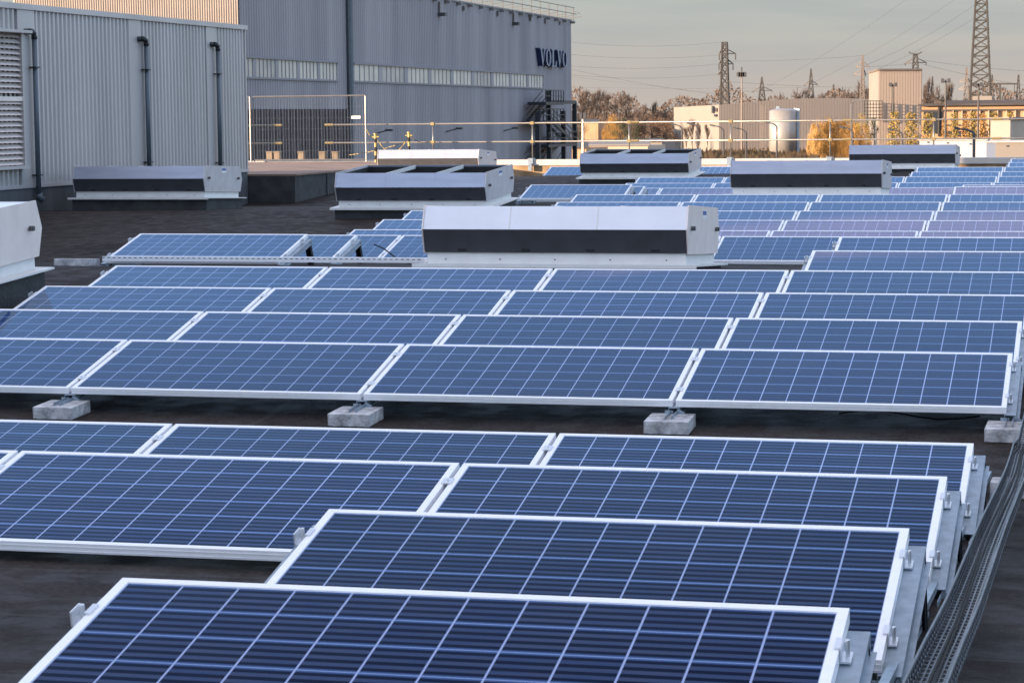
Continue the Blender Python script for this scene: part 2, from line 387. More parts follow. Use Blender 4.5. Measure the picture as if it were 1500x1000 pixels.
def clamp_mesh(kind):
    c = MB()
    if kind == 'mid':
        c.box((-.020, -.03, .001), (.020, .03, .006)); c.box((-.006, -.006, -.03), (.006, .006, .001)); c.tube([(0, 0, .006), (0, 0, .013)], .007, 6)
    elif kind == 'right':
        c.box((-.012, -.03, .001), (.004, .03, .006)); c.box((.001, -.03, -.036), (.006, .03, .001)); c.box((.006, -.03, -.036), (.028, .03, -.031)); c.tube([(.018, 0, -.031), (.018, 0, .014)], .006, 6)
    else:
        c.box((-.004, -.03, .001), (.012, .03, .006)); c.box((-.006, -.03, -.036), (-.001, .03, .001)); c.box((-.045, -.03, -.036), (-.006, .03, -.031)); c.box((-.045, -.03, -.031), (-.040, .03, .006)); c.tube([(-.022, 0, -.031), (-.022, 0, .016)], .007, 6)
    return c
def make_mount(kind, tilt, sl, hgt):
    """support triangle. local origin at the low front edge of the panel plane (top face), x = joint centre"""
    root = empty('mounting_frame')
    ct, st = math.cos(tilt), math.sin(tilt)
    ox = {'mid': 0, 'right': .022, 'left': -.012}[kind]
    R = Matrix.Rotation(tilt, 4, 'X')
    def tr(mb): mb.v = [tuple(R @ Vector(p)) for p in mb.v]; return mb
    r = MB(); hw = .034
    # open channel: web on top, two flanges
    r.box((ox-hw, -.015, -.045), (ox+hw, PH-.045, -.0415)); r.box((ox-hw, -.015, -.085), (ox-hw+.004, PH-.045, -.045)); r.box((ox+hw-.004, -.015, -.085), (ox+hw, PH-.045, -.045))
    r.box((ox+hw, -.015, -.085), (ox+hw+.018, PH-.075, -.0815))
    tr(r).build('inclined_rail', M_['galv'], root)
    # base rail along the roof
    def roofz(y): return -hgt + y*math.tan(sl)
    b = MB(); y0, y1 = -.20, 1.30
    for dx in (-.021, .018): b.poly([(ox+dx, y0, roofz(y0)), (ox+dx+.003, y0, roofz(y0)), (ox+dx+.003, y0, roofz(y0)+.041), (ox+dx, y0, roofz(y0)+.041)])
    b = MB()
    b.bar((ox, y0, roofz(y0)+.0015), (ox, y1, roofz(y1)+.0015), .041, .003)
    b.bar((ox-.0195, y0, roofz(y0)+.022), (ox-.0195, y1, roofz(y1)+.022), .003, .038)
    b.bar((ox+.0195, y0, roofz(y0)+.022), (ox+.0195, y1, roofz(y1)+.022), .003, .038)
    b.build('base_rail', M_['galv'], root)
    l = MB(); top = R @ Vector((ox, PH-.10, -.06)); l.bar((top.x, top.y, top.z), (ox, top.y+.13, roofz(top.y+.13)+.01), .075, .006)
    l.bar((ox+.03, top.y, top.z), (ox+.03, top.y+.13, roofz(top.y+.13)+.01), .006, .055)
    l.build('rear_leg', M_['darksteel'], root)
    fp = MB(); low = R @ Vector((ox, .01, -.085)); fp.box((ox-.055, -.045, low.z-.008), (ox+.055, .05, low.z-.003)); fp.bar((ox+.03, .0, low.z-.01), (ox+.045, .0, roofz(0)+.04), .006, .05)
    fp.bar((ox-.03, .0, low.z-.01), (ox-.03, .0, roofz(0)+.04), .006, .05); fp.build('foot_bracket', M_['galv'], root)
    for fr in (.20, .78):
        c = clamp_mesh(kind); c.v = [(a, b_+PH*fr, c_) for a, b_, c_ in c.v]; tr(c).build('clamp', M_['clamp'], root)
    return root
def add_mount(kind, x, y, ztop, tilt, label, sec):
    yl, zl = y-PH*math.cos(tilt), ztop-PH*math.sin(tilt)
    key = (kind, sec)
    sl = slope(yl+.3)
    if key not in fproto:
        o = make_mount(kind, tilt, sl, max(.10, zl-(rz(x, yl)+.085))); fproto[key] = o
    else: o = copy_tree(fproto[key])
    o.location = (x, yl, zl)
    setp(o, label, 'mounting frame', 'support frames under the solar panels')
bproto = None; nblock = 0
def add_block(x, y, label, w=.27, d=.42, h=.075):
    global bproto
    if bproto is None:
        b = MB(); b.box((-.135, -.14, 0), (.135, .14, .078))
        bproto = b.build('ballast_block', M_['concrete'], bevel=.004); o = bproto
    else: o = bproto.copy(); col.objects.link(o)
    o.location = (x, y, rz(x, y)+.001); o.rotation_euler = (slope(y), 0, rad(random.uniform(-2, 2))); o.scale = (1, 1, 1)
    setp(o, label, 'concrete block', 'concrete ballast blocks under the mounting frames')
    return o
# rows: top edge y, z, tilt, section, columns (k), right end open?, left end open?
# columns count from the array edge: k=0 lies between frame_x and frame_x+PW
rows = [
 (5.767, -1.236, TA, 'a', [0], 1, 1), (7.464, -1.332, TA, 'a', [0], 1, 1), (9.147, -1.423, TA, 'a', [-2, -1, 0], 1, 0), (10.836, -1.528, TA, 'a', [-2, -1, 0], 1, 0),
 (14.757, -1.509, TB, 'b', [-3, -2, -1, 0], 1, 0), (16.135, -1.431, TB, 'b', [-3, -2, -1, 0], 1, 0), (17.56, -1.362, TB, 'b', [-3, -2, -1, 0], 0, 1), (18.946, -1.286, TB, 'b', [-3, -2, -1, 0], 0, 1),
 (20.3, -1.204, TB, 'b', [0], 0, 1), (22.30, -1.190, TC, 'c', [0], 0, 1),
 (24.0, -1.274, TC, 'c', [-4], 1, 1), (25.7, -1.371, TC, 'c', [-4], 1, 0), (27.4, -1.462, TC, 'c', [-4, -3, -2, -1, 0], 0, 0),
 (31.44, -1.60, TB, 'd', [-4, -3, -2, -1, 0], 0, 1), (32.78, -1.52, TB, 'd', [-4, -3, -2, -1, 0], 0, 1), (34.16, -1.448, TB, 'd', [-4, -3, -2, -1, 0], 0, 1),
 (35.5, -1.37, TB, 'd', [-3, -2, -1, 0], 0, 1), (36.8, -1.30, TB, 'd', [-3, -2, -1, 0], 0, 1), (38.0, -1.222, TC, 'e', [0], 0, 1), (40.0, -1.255, TC, 'e', [0], 0, 1),
]
rn = 0
def do_row(y, zt, tilt, sec, ks, rend, lend, xf=None, first=None):
    global rn
    rn += 1
    for i, k in enumerate(ks):
        x = (xf if xf is not None else frame_x(y)) + k*SP
        where = 'only blue panel seen' if len(ks) == 1 else ORD[i+1]+' blue panel from the left'
        add_panel(x, y, zt, tilt, f'{where} in the {ORD[rn]} row from the front')
        if i > 0: add_mount('mid', x-.01, y, zt, tilt, f'steel support at the {ORD[i]} joint from the left in the {ORD[rn]} row', sec)
        if i == 0 and lend: add_mount('left', x, y, zt, tilt, f'steel support at the left end of the {ORD[rn]} panel row from the front', sec)
        if k == ks[-1] and rend: add_mount('right', x+PW, y, zt, tilt, f'steel support at the right end of the {ORD[rn]} panel row from the front', sec)
for r in rows: do_row(*r)
do_row(43.0, -1.332, TC, 'f', [0], 1, 1, -10.42)
do_row(44.7, -1.42, TC, 'f', [0], 1, 0, -10.50)
do_row(46.4, -1.51, TC, 'f', [0, 1, 2, 3, 4], 0, 0, -10.50)
do_row(50.32, -1.53, TB, 'g', [-4, -3, -2, -1, 0, 1], 0, 1, -2.14)
do_row(51.61, -1.44, TB, 'g', [-4, -3, -2, -1, 0, 1], 0, 1, -2.10)
do_row(53.27, -1.38, TB, 'g', [-1, 0, 1], 0, 1, -2.10)
do_row(54.66, -1.31, TB, 'g', [-1, 0, 1], 0, 1, -2.08)
do_row(56.0, -1.235, TB, 'g', [0, 1], 0, 1, -2.04)
do_row(57.4, -1.185, TB, 'g', [0, 1], 0, 1, -2.04)
do_row(60.5, -1.40, TC, 'h', [0, 1, 2, 3], 0, 1, at(807, 240.2, 60.5).x)
# ballast blocks seen under the row behind the front walkway and along the right edge
BL = ['leftmost of the pale concrete blocks in front of the fifth panel row', 'second pale concrete block from the left before the fifth panel row', 'third pale concrete block from the left before the fifth panel row', 'pale concrete block at the right end of the fifth panel row']
for i, k in enumerate((-2, -1, 0, 1)):
    x = frame_x(14.757)+k*SP-.01+(.02 if k == 1 else 0); add_block(x-.005, 13.68, BL[i])
add_block(frame_x(11.7)+PW+.17, 11.7, 'concrete block just left of the cable tray behind the fourth panel row')
o = add_block(-10.6, 23.05, 'concrete block left of the lone panel beside the near left vent'); o.scale = (1.5, 1, 1)
# rails on the ground between the right row ends
def rail_run(name, pts, w, label, cat):
    b = MB()
    for p, q in zip(pts, pts[1:]): b.bar(p, q, w, w)
    return setp(b.build(name, M_['galv']), label, cat)
xr = frame_x(8)+PW+.05
rail_run('ground_rail', [(xr-.03, 4.5, rz(xr, 4.5)+.04), (xr-.02, 12.4, rz(xr, 12.4)+.04)], .028, 'long galvanised square rail on the roof linking the right ends of the front rows', 'rail')

# ---------------------------------------------------------------- cable trays
def cable_tray():
    root = empty('cable_tray')
    path = []
    for v, uL in ((1120, 1268), (1000, 1322), (940, 1351), (880, 1383), (800, 1422), (740, 1450), (700, 1466), (650, 1484)):
        # left top edge of the tray, 0.2 above the felt
        yv = 3.0
        for _ in range(40):
            p = at(uL, v, yv); e = p.z-(rz(p.x, yv)+.20); yv += e*6
        path.append(at(uL, v, yv))
    path += [Vector((path[-1].x+.02, 12.6, -1.75)), Vector((path[-1].x+.06, 14.5, -1.63)), Vector((path[-1].x+.12, 17.5, -1.47))]
    # resample
    P = []
    for a, b in zip(path, path[1:]):
        n = max(2, int((b-a).length/.03))
        for i in range(n): P.append(a.lerp(b, i/n)+Vector((.006*math.sin(len(P)*.035), 0, .004*math.sin(len(P)*.05))))
    W = .098; Hh = .055
    side = Vector((1, 0, 0)); up = Vector((0, 0, 1))
    tray = MB()
    for x0 in (0, W):
        A = [p+side*x0 for p in P]
        for i, (a, b) in enumerate(zip(A, A[1:])):
            tray.bar(a, b, .006, .010); tray.bar(a-up*(Hh-.004), b-up*(Hh-.004), .003, .012); tray.bar(a-up*.028, b-up*.028, .002, .006)
            if i % 2 == 0: tray.bar(a-up*.004, b-up*.004-up*(Hh-.012), .003, .014, up=(0, 1, 0))
    for j in range(1, 7):
        for a, b in zip(P, P[1:]): tray.bar(a+side*(W*j/7)-up*Hh, b+side*(W*j/7)-up*Hh, .005, .003)
    for i, a in enumerate(P[:-1]):
        d = P[i+1]-a
        if i % 2 == 0: tray.bar(a-up*(Hh+.003), a+side*W-up*(Hh+.003), .010, .003)
    tray.build('tray_body', M_['traymetal'], root)
    for i, (ox, oz, r) in enumerate(((.03, .045, .0045), (.045, .045, .004), (.082, .045, .004))):
        c = MB(); pts = [p+side*(ox+.008*math.sin(j*.13+i))+up*(-oz) for j, p in enumerate(P[::4])]
        c.tube(pts, r, 6); c.build('cable', M_['black'] if i != 2 else M_['galv2'], root)
    setp(root, 'slotted galvanised cable tray with cables snaking along the right edge of the panels', 'cable tray')
M_['traymetal'] = mat('dull_tray_steel', (.13, .14, .16), .5, .5, var=.25, vscale=14)
M_['galv2'] = mat('grey_cable', (.20, .21, .23), .6)
cable_tray()
# perforated rail running across the roof in front of the lone panels (left of the big white vent)
def cross_tray():
    y = 22.85; a, b = at(150, 388, y).x, at(622, 388, y).x
    zc = -1.455
    t = MB(); t.box((a, y, zc-.05), (b, y+.003, zc)); t.box((a, y+.1, zc-.05), (b, y+.103, zc)); t.box((a, y+.003, zc-.05), (b, y+.1, zc-.047))
    for i in range(int((b-a)/.06)): t.box((a+i*.06, y-.002, zc-.018), (a+i*.06+.03, y, zc-.01), 1)
    setp(t.build('cable_tray', [M_['frame'], M_['bolt']]), 'straight pale perforated cable tray running under the front of the lone left panel', 'cable tray')
cross_tray()
# loose cables
def cable(pts, r, label, m='black'):
    c = MB(); c.tube(pts, r, 6); return setp(c.build('loose_cable', M_[m], smooth=True), label, 'cable')
xq = frame_x(14.75)
p0 = Vector((xq+.95, 14.1, -1.79))
cable([p0+Vector((i*.12, .02*math.sin(i), -.035+.02*math.sin(i*.9))) for i in range(8)], .006, 'thin black cable sagging below the rightmost panel of the fifth row')
q0 = at(548, 358, 25.2)
cable([q0, q0+Vector((.1, .05, -.05)), q0+Vector((.25, .05, -.16)), q0+Vector((.42, .0, -.22))], .008, 'thin black cable hanging behind the second lone panel support')

# ---------------------------------------------------------------- roof vents
def make_vent(L, D, opened=False, aged=False):
    sheet, endm = (M_['ventgrey'], M_['ventendgrey']) if aged else (M_['ventwhite'], M_['ventend'])
    root = empty('roof_vent')
    c = MB(); c.box((-.04, .05, -.55), (L+.04, D-.05, -.018)); c.build('curb', M_['bitumen'], root)
    f = MB(); f.box((-.10, -.02, -.016), (L+.10, D+.02, 0)); f.box((-.10, -.022, -.035), (L+.10, -.0205, -.002))
    f.build('flange', M_['ventskirt'], root)
    s = MB(); s.box((.02, .10, .0005), (L-.02, D-.10, .115)); s.build('skirt', M_['ventskirt'], root)
    zl, zm, zt = .112, .335, .56
    yl, ym, yt = .075, 0.0, .085
    def facade(name, a, b, m, sgn=1):
        # front and back inclined sheets with thickness
        t = .012
        for back in (False, True):
            pr = [(a[0], a[1]), (b[0], b[1]), (b[0]+t, b[1]), (a[0]+t, a[1])]
            if back: pr = [(D-y, z_) for y, z_ in pr][::-1]
            mb = MB(); mb.prism(pr, .003, L-.003); 
            mb.build(name, m, root)
    facade('upper_sheet', (ym, zm), (yt, zt), sheet)
    facade('lower_sheet', (yl, zl), (ym, zm-.004), M_['ventdark'])
    for i in range(4):
        h = MB(); xx = L*(.13+.245*i); h.box((xx, yl-.012, zl+.012), (xx+.085, yl+.02, zl+.05)); h.build('slot_cover', M_['black'], root)
    for x0, x1 in ((-.010, .002), (L-.002, L+.010)):
        e = MB(); e.prism([(yl-.004, zl-.01), (ym-.012, zm), (yt-.006, zt+.01), (D-yt+.006, zt+.01), (D-ym+.012, zm), (D-yl+.004, zl-.01)], x0, x1)
        e.build('end_panel', endm, root)
    for yq in (.22, D-.22):
        k = MB(); k.tube([(L+.010, yq, .35), (L+.05, yq, .35)], .022, 8); k.box((L+.03, yq-.035, .34), (L+.045, yq+.015, .365)); k.build('latch', M_['bolt'], root)
    st = MB(); st.box((L+.0105, D*.46, .44), (L+.0125, D*.58, .53)); st.box((L+.0126, D*.465, .485), (L+.0132, D*.575, .525), 1)
    st.build('sticker', [M_['white'], M_['blue']], root)
    if opened:
        fl = MB(); fl.box((.02, .10, .12), (L-.02, D-.10, .13)); fl.box((.02, D-.106, .13), (L-.02, D-.10, .53)); fl.box((.004, .10, .13), (.02, D-.10, .53)); fl.box((L-.02, .10, .13), (L-.004, D-.10, .53)); fl.build('dark_liner', M_['black'], root)  # black lining put in so the open inside looks shaded
        for i in (1, 2):
            d = MB(); d.box((L*i/3-.008, .09, .50), (L*i/3+.008, D-.09, .56)); d.build('divider', M_['ventskirt'], root)
        bs = MB(); n = 22
        for i in range(n):
            x = .06+(L-.12)*i/n; bs.bar((x, .12, .33), (x, D-.12, .33), .075, .004, up=(1.2, 0, 1))
        bs.build('louvre_blades', M_['galv'], root)
    else:
        t = MB(); t.box((.004, yt+.013, zt-.02), (L-.004, D-yt-.013, zt-.004)); t.build('lid', sheet, root)
        for i in range(1, 4):
            t = MB(); t.box((L*i/4-.012, yt+.02, zt-.0035), (L*i/4+.012, D-yt-.02, zt+.006)); t.build('lid_seam', M_['ventskirt'], root)
    for i in range(5):
        x = L*(.08+.21*i); q = MB(); q.tube([(x, .1, .045), (x, .094, .045)], .008, 6); q.build('screw', M_['bolt'], root)
    for i in range(1, 3):
        x = L*i/3; q = MB(); q.prism([(ym-.0035, zm), (yt-.0035, zt), (yt, zt), (ym, zm)], x-.006, x+.006); q.build('sheet_joint', M_['ventskirt'] if not aged else M_['ventgrey'], root)
    return root
vprot = {}
def add_vent(u0, v0, y, u1, opened, label, sl=None, D=1.9, L=None, dz=0, aged=True):
    "u0,u1: pixel columns of the front face ends, v0: row of the flange front edge"
    a = at(u0, v0, y); b = at(u1, v0, y); L2 = L or 2.52
    key = (opened, aged)
    if key not in vprot: vprot[key] = make_vent(2.52, 1.9, opened, aged); o = vprot[key]
    else: o = copy_tree(vprot[key])
    o.location = (a.x, y, a.z+dz); o.rotation_euler = (slope(y+.8) if sl is None else sl, 0, 0)
    s = (b.x-a.x)/2.52; o.scale = (s, 1, 1)
    setp(o, label, 'roof vent', 'long white and black louvred roof vents')
    return o
add_vent(619, 386, 21.85, 1005, False, 'nearest white roof vent with black lower band, closed, among the panels', sl=rad(-3.1), aged=False)
o = add_vent(-330, 398, 16.1, 62, False, 'vent cut off by the left picture edge, only its pale end panel showing', sl=rad(3.1), aged=False)
o.location = (-11.12, 16.12, -1.345); o.scale = (1, 1, 1)
add_vent(107, 289.5, 38.9, 298, False, 'closed vent standing before the corrugated hall wall on the left', sl=rad(-2.0))
add_vent(492, 304.5, 36.4, 711, True, 'open topped roof vent standing left behind the nearest white vent', sl=rad(3.0))
add_vent(553, 251.5, 57.6, 700, False, 'far sunlit closed vent just behind the open vent on the left', sl=rad(-3.0))
add_vent(850, 260.5, 54.2, 1008, True, 'far open topped vent in the middle before the railing', sl=rad(2.7))
add_vent(1070, 284, 39.3, 1291, False, 'closed vent right of the middle amid far panel rows', sl=rad(-2.5))
add_vent(1244, 246, 57.9, 1399, False, 'farthest closed vent on the right below the yellow trees', sl=rad(-3.0))

# ---------------------------------------------------------------- near hall on the left (ribbed wall)
HX = -18.6
hall = empty('corrugated_hall', (0, 0, 0))
def ribbed(mb, p0, p1, z0, z1, pitch, depth, out, m=0, flat=.35):
    "trapezoid ribs between plan points p0,p1; 'out' is the outward normal"
    p0 = Vector(p0); p1 = Vector(p1); d = (p1-p0); L = d.length; d.normalize(); out = Vector(out)
    n = int(L/pitch); pts = []
    for i in range(n):
        s = i*pitch
        pts += [(s, 0), (s+pitch*.38, 0), (s+pitch*.5, depth), (s+pitch*.88, depth)]
    pts.append((n*pitch, 0))
    base = len(mb.v)
    for s, o in pts:
        q = p0+d*s+out*o
        mb.v.append((q.x, q.y, z0)); mb.v.append((q.x, q.y, z1))
    for i in range(len(pts)-1):
        mb.f.append((base+2*i, base+2*i+2, base+2*i+3, base+2*i+1)); mb.m.append(m)
zb, zt_ = -1.17, 1.93
w = MB(); ribbed(w, (HX, -12), (HX, 38.15), zb, zt_, .18, .05, (1, 0)); 
ribbed(w, (HX, 38.8), (HX, 49.5), zb, zt_, .18, .05, (1, 0))
w.box((HX-.3, -12, -3.2), (HX-.002, 49.5, zt_-.002)); w.box((HX-5, -12, -3), (HX-.3, 49.45, zt_-.06))
w.build('ribbed_wall', M_['clad'], hall)
u = MB(); u.box((HX-.2, -12, -3), (HX+.03, 49.55, zb-.06)); u.build('upstand', M_['upstand'], hall)
u = MB(); u.box((HX-.05, -12, zb-.062), (HX+.06, 49.58, zb+.0)); u.build('base_flashing', M_['clad'], hall)
u = MB(); u.box((HX-.35, -12, zt_), (HX+.09, 49.6, zt_+.10)); u.box((HX-.0, 49.5, zb), (HX+.05, 49.56, zt_)); u.build('roof_trim', M_['clad'], hall)
for yq in (38.14, 43.03, 47.15):
    fl = MB(); fl.box((HX+.001, yq+.0, zb), (HX+.052, yq+(.68 if yq < 39 else .55), zt_)); fl.build('flat_cladding_strip', M_['clad'], hall)
# louvre grille
lv = MB(); y0, y1 = 34.2, 38.12; z0, z1 = -.82, 1.5
lv.box((HX+.04, y0, z0), (HX+.10, y0+.05, z1)); lv.box((HX+.04, y1-.06, z0), (HX+.16, y1, z1)); lv.box((HX+.04, y0, z0-.06), (HX+.18, y1+.1, z0)); lv.box((HX+.04, y0, z1), (HX+.30, y1+.1, z1+.05))
lf = lv.build('louvre_frame', M_['clad'], hall)
bl = MB(); n = 24
bl.box((HX+.037, y0+.05, z0), (HX+.041, y1-.06, z1), 1)
for i in range(n):
    zq = z0+(z1-z0)*(i+.5)/n
    if i == 12: continue
    bl.poly([(HX+.14, y0+.05, zq-.035), (HX+.14, y1-.06, zq-.035), (HX+.05, y1-.06, zq+.04), (HX+.05, y0+.05, zq+.04)])
bl.box((HX+.05, y0+.05, (z0+z1)/2-.03), (HX+.15, y1-.06, (z0+z1)/2+.05))
bl.build('louvre_blades', [M_['ventend'], M_['black']], lf)
setp(hall, 'grey ribbed metal hall with louvre grille along the left side of the roof', 'building')
# pipes
def wall_pipe(ut, vt, ub, vb, label, elbow_bottom=False):
    # find y so that pixel column lies on wall plane
    def onwall(u, v, x):
        d = fwd+cr_*((u-750)/F)+cu_*((500-v)/F); return d*(x/d.x)
    xo = HX+.13
    a = onwall(ut, vt, xo)
    root = empty('drain_pipe', (xo, a.y, 0))
    bt = onwall(ub, vb, xo).z
    p = MB(); p.tube([(0, 0, bt), (0, 0, a.z-.12)], .047, 12); p.build('pipe', M_['pipe'], root, smooth=True)
    e = MB(); pts = [(0, 0, a.z-.14)]+[(0, -.11*(1-math.cos(t)), a.z-.12+.11*math.sin(t)) for t in (.3, .6, .9, 1.2, 1.57)]+[(0, -.20, a.z-.01)]
    e.tube(pts, .054, 12); e.tube([(-.02, -.2, a.z-.01), (-.14, -.24, a.z-.01)], .054, 10); e.build('elbow', M_['pipejoint'], root, smooth=True)
    for f in (.22, .88):
        zq = a.z+(bt-a.z)*f; c = MB(); c.box((-.12, -.10, zq-.012), (.062, .075, zq+.012)); c.build('pipe_clamp', M_['pipejoint'], root)
    if elbow_bottom:
        e = MB(); e.tube([(0, 0, bt+.02), (0, .03, bt-.06), (.03, .08, bt-.10)], .062, 10); e.build('outlet', M_['pipe'], root, smooth=True)
    setp(root, label, 'drain pipe', 'drain pipes on the hall wall')
wall_pipe(50, 46, 57, 285, 'drain pipe nearest the louvre grille on the ribbed wall', True)
wall_pipe(214, 57, 219, 262, 'middle of the three drain pipes on the ribbed wall')
wall_pipe(319, 65, 322, 262, 'drain pipe nearest the far corner of the ribbed wall')

# raised sunlit roof beside the hall corner
rr = MB(); UX = -17.5
rr.box((-60, 49.7, -3), (UX, 62.6, -1.33), skip='t'); 
ro = rr.build('raised_roof_edge', M_['bitumen']); setp(ro, 'dark stained upstand carrying the raised sunlit roof beyond the hall corner', 'wall')
for yq in (51.9, 54.3, 56.4): t_ = MB(); t_.box((UX+.002, yq, -2.2), (UX+.03, yq+.05, -1.34)); t_.build('joint_strip', M_['upstand'], ro)
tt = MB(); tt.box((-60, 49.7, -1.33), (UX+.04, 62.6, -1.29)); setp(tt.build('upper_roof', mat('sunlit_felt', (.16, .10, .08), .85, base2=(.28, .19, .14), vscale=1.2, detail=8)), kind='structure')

# ---------------------------------------------------------------- parapet and railing
PY = 63.0; PZ = at(1100, 232.5, PY).z
par = empty('parapet', (0, PY, 0))
b = MB(); b.box((-60, .0, -3), (30, .35, PZ-.16)); b.build('parapet_wall', M_['parapet'], par)
b = MB(); b.box((-60, -.06, PZ-.16), (30, .42, PZ)); b.build('coping', M_['coping'], par)
setp(par, 'low parapet with pale coping along the far edge of the roof', 'parapet')
# second lower beam in front of the raised roof (two pale bands below the mesh fence)
b = MB(); zc = at(450, 244, 62.3).z; b.box((-21, 62.2, -1.29), (at(605, 244, 62.2).x, 62.5, zc-.06)); b.box((-21, 62.15, zc-.06), (at(605, 244, 62.2).x, 62.55, zc+.03), 1)
setp(b.build('kerb_beam', [M_['parapet'], M_['coping']]), 'second lower pale kerb beam running below the mesh fence', 'kerb')
rlz = {}
def railing():
    root = empty('guard_railing', (0, PY+.12, PZ))
    z1 = at(1000, 178.5, PY).z-PZ; z2 = at(1000, 206, PY).z-PZ
    xl = at(476, 182, PY).x; 
    for zq, xa in ((z1, xl), (z2, xl)):
        t = MB(); t.tube([(xa, 0, zq), (22, 0, zq)], .021, 8); t.build('rail', M_['rail'], root, smooth=True)
        t = MB(); t.tube([(-25, 0, zq), (at(405, 180, PY).x, 0, zq)], .021, 8); t.build('rail', M_['rail'], root, smooth=True)
    for uq in (632, 778, 920, 1069, 1215, 1367, 1516):
        x = at(uq, 200, PY).x
        p = MB(); p.tube([(x, 0.04, -.0), (x, 0.04, z1+.05)], .020, 8); p.build('post', M_['rail'], root, smooth=True)
        f = MB(); f.box((x-.07, -.24, -.12), (x+.07, .06, .04)); f.box((x-.05, -.30, -.3), (x+.05, -.20, -.1)); f.build('post_foot', M_['galv'], root)
        for zq in (z1, z2):
            c = MB(); c.box((x-.05, -.035, zq-.04), (x+.05, .06, zq+.04)); c.build('coupler', M_['brass'], root)
    for uq in (405, 480, 928, 1240, 1460):
        for zq in (z1, z2):
            if uq in (405, 480): pass
            x = at(uq, 200, PY).x
            c = MB(); c.tube([(x-.12, 0, zq), (x+.12, 0, zq)], .033, 8); c.build('sleeve', M_['brass'], root)
    setp(root, 'two-bar pale tubular safety railing along the far roof edge', 'railing')
M_['brass'] = mat('yellowed_coupler', (.30, .23, .11), .5, .4)
railing()
def mesh_fence():
    y = 62.75
    xa, xb = at(372, 200, y).x, at(536, 200, y).x; z0, z1 = PZ-.02, at(536, 140, y).z
    root = empty('mesh_fence_panel', (0, y, 0))
    f = MB(); f.tube([(xb, 0, z0), (xb, 0, z1), ], .019, 8); f.tube([(xa, 0, z0), (xa, 0, z1)], .019, 8); f.tube([(xa, 0, z1), (xb, 0, z1)], .02, 8); f.tube([(xa, 0, z0+.05), (xb, 0, z0+.05)], .02, 8); f.build('tube_frame', M_['rail'], root)
    w = MB(); n = 38
    for i in range(1, n): x = xa+(xb-xa)*i/n; w.bar((x, 0, z0+.05), (x, 0, z1), .006, .006)
    for i in range(1, 6): zz = z0+(z1-z0)*i/6; w.bar((xa, .006, zz), (xb, .006, zz), .003, .003)
    w.build('wire_mesh', M_['pipe'], root)
    s = MB(); q0, q1 = at(515, 170, y), at(528, 174, y); s.box((q0.x, -.012, q1.z), (q1.x, -.009, q0.z)); s.build('name_plate', M_['white'], root)
    b = MB(); q = at(516, 244, y); b.box((q.x, -.4, PZ-.35), (q.x+.25, -.12, PZ-.03)); b.build('foot_block', M_['wood'], root)
    b = MB(); q = at(366, 244, y); b.box((q.x, -.4, PZ-.45), (q.x+.14, -.12, PZ-.03)); b.build('foot_block', M_['wood'], root)
    setp(root, 'upright wire mesh fence panel in front of the dark cladding', 'fence')
    # second panel continuing behind the hall
    r2 = empty('mesh_fence_panel', (0, y-.05, 0)); f = MB()
    f.tube([(xa-.08, 0, z0), (xa-.08, 0, z1)], .024, 8); f.tube([(xa-3.2, 0, z1), (xa-.08, 0, z1)], .02, 8); f.build('tube_frame', M_['rail'], r2)
    w = MB()
    for i in range(1, 38): x = xa-.08-3.1*i/38; w.bar((x, 0, z0), (x, 0, z1), .0075, .0075)
    w.build('wire_mesh', M_['pipe'], r2); setp(r2, 'sliver of a mesh fence panel emerging behind the ribbed hall corner', 'fence')
mesh_fence()
def chain_post(u, vtop, label, y=61.8):
    x = at(u, 200, y).x; zt = at(u, vtop, y).z
    root = empty('chain_post', (x, y, 0)); n = 8; z0 = -1.45
    for i in range(n):
        b = MB(); b.tube([(0, 0, z0+(zt-z0)*i/n), (0, 0, z0+(zt-z0)*(i+1)/n)], .035, 10)
        b.build('painted_band', M_['yellow'] if i % 2 else M_['black'], root)
    c = MB(); c.tube([(0, 0, zt), (0, 0, zt+.03)], .055, 10); c.box((-.1, -.02, zt-.08), (.1, .02, zt-.05)); c.build('cap', M_['yellow'], root)
    setp(root, label, 'post', 'striped chain posts')
    return Vector((x, y, zt-.06))
c1 = chain_post(550, 197, 'left yellow and black striped chain post by the railing'); c2 = chain_post(599, 195, 'right yellow and black striped chain post by the railing')
def chain(p, q, sag, label):
    root = MB(); n = int((q-p).length/.055)
    for i in range(n):
        t = i/n; t2 = (i+.95)/n
        a = p.lerp(q, t); a.z -= sag*4*t*(1-t); b = p.lerp(q, t2); b.z -= sag*4*t2*(1-t2)
        root.bar(a, b, .020 if i % 2 else .009, .009 if i % 2 else .020, (i//5) % 2)
    setp(root.build('plastic_chain', [M_['yellow'], M_['black']]), label, 'chain', 'striped plastic chains')
chain(c1, c2, .45, 'sagging yellow and black chain between the two striped posts')
chain(c2, at(632, 206, PY), .12, 'yellow and black chain from the right striped post to the railing')
chain(at(537, 190, 62.4), c1, .1, 'short yellow chain from the mesh fence to the left striped post')
chain(at(512, 227, 62.0), at(600, 206, 61.8), .05, 'rising yellow and black chain behind the left striped post')
for i, u in enumerate((396, 407, 442, 473, 492)):
    p = at(u, 228, 66); h = .35
    b = MB(); b.box((p.x-.09, 65.9, -1.75), (p.x+.09, 66.1, at(u, 224, 66).z)); b.box((p.x-.1, 65.88, at(u, 224, 66).z), (p.x+.1, 66.12, at(u, 223, 66).z+.02))
    setp(b.build('short_post', M_['wood'], bevel=.01), f'{ORD[i+1]} short beige post from the left behind the mesh fence', 'post', 'short posts behind the mesh fence')
b = MB(); b.box((-40, 63.5, -1.95), (-16, 66.4, -1.75)); setp(b.build('ledge', M_['parapet']), 'ledge behind the mesh fence carrying short beige posts', 'ledge')

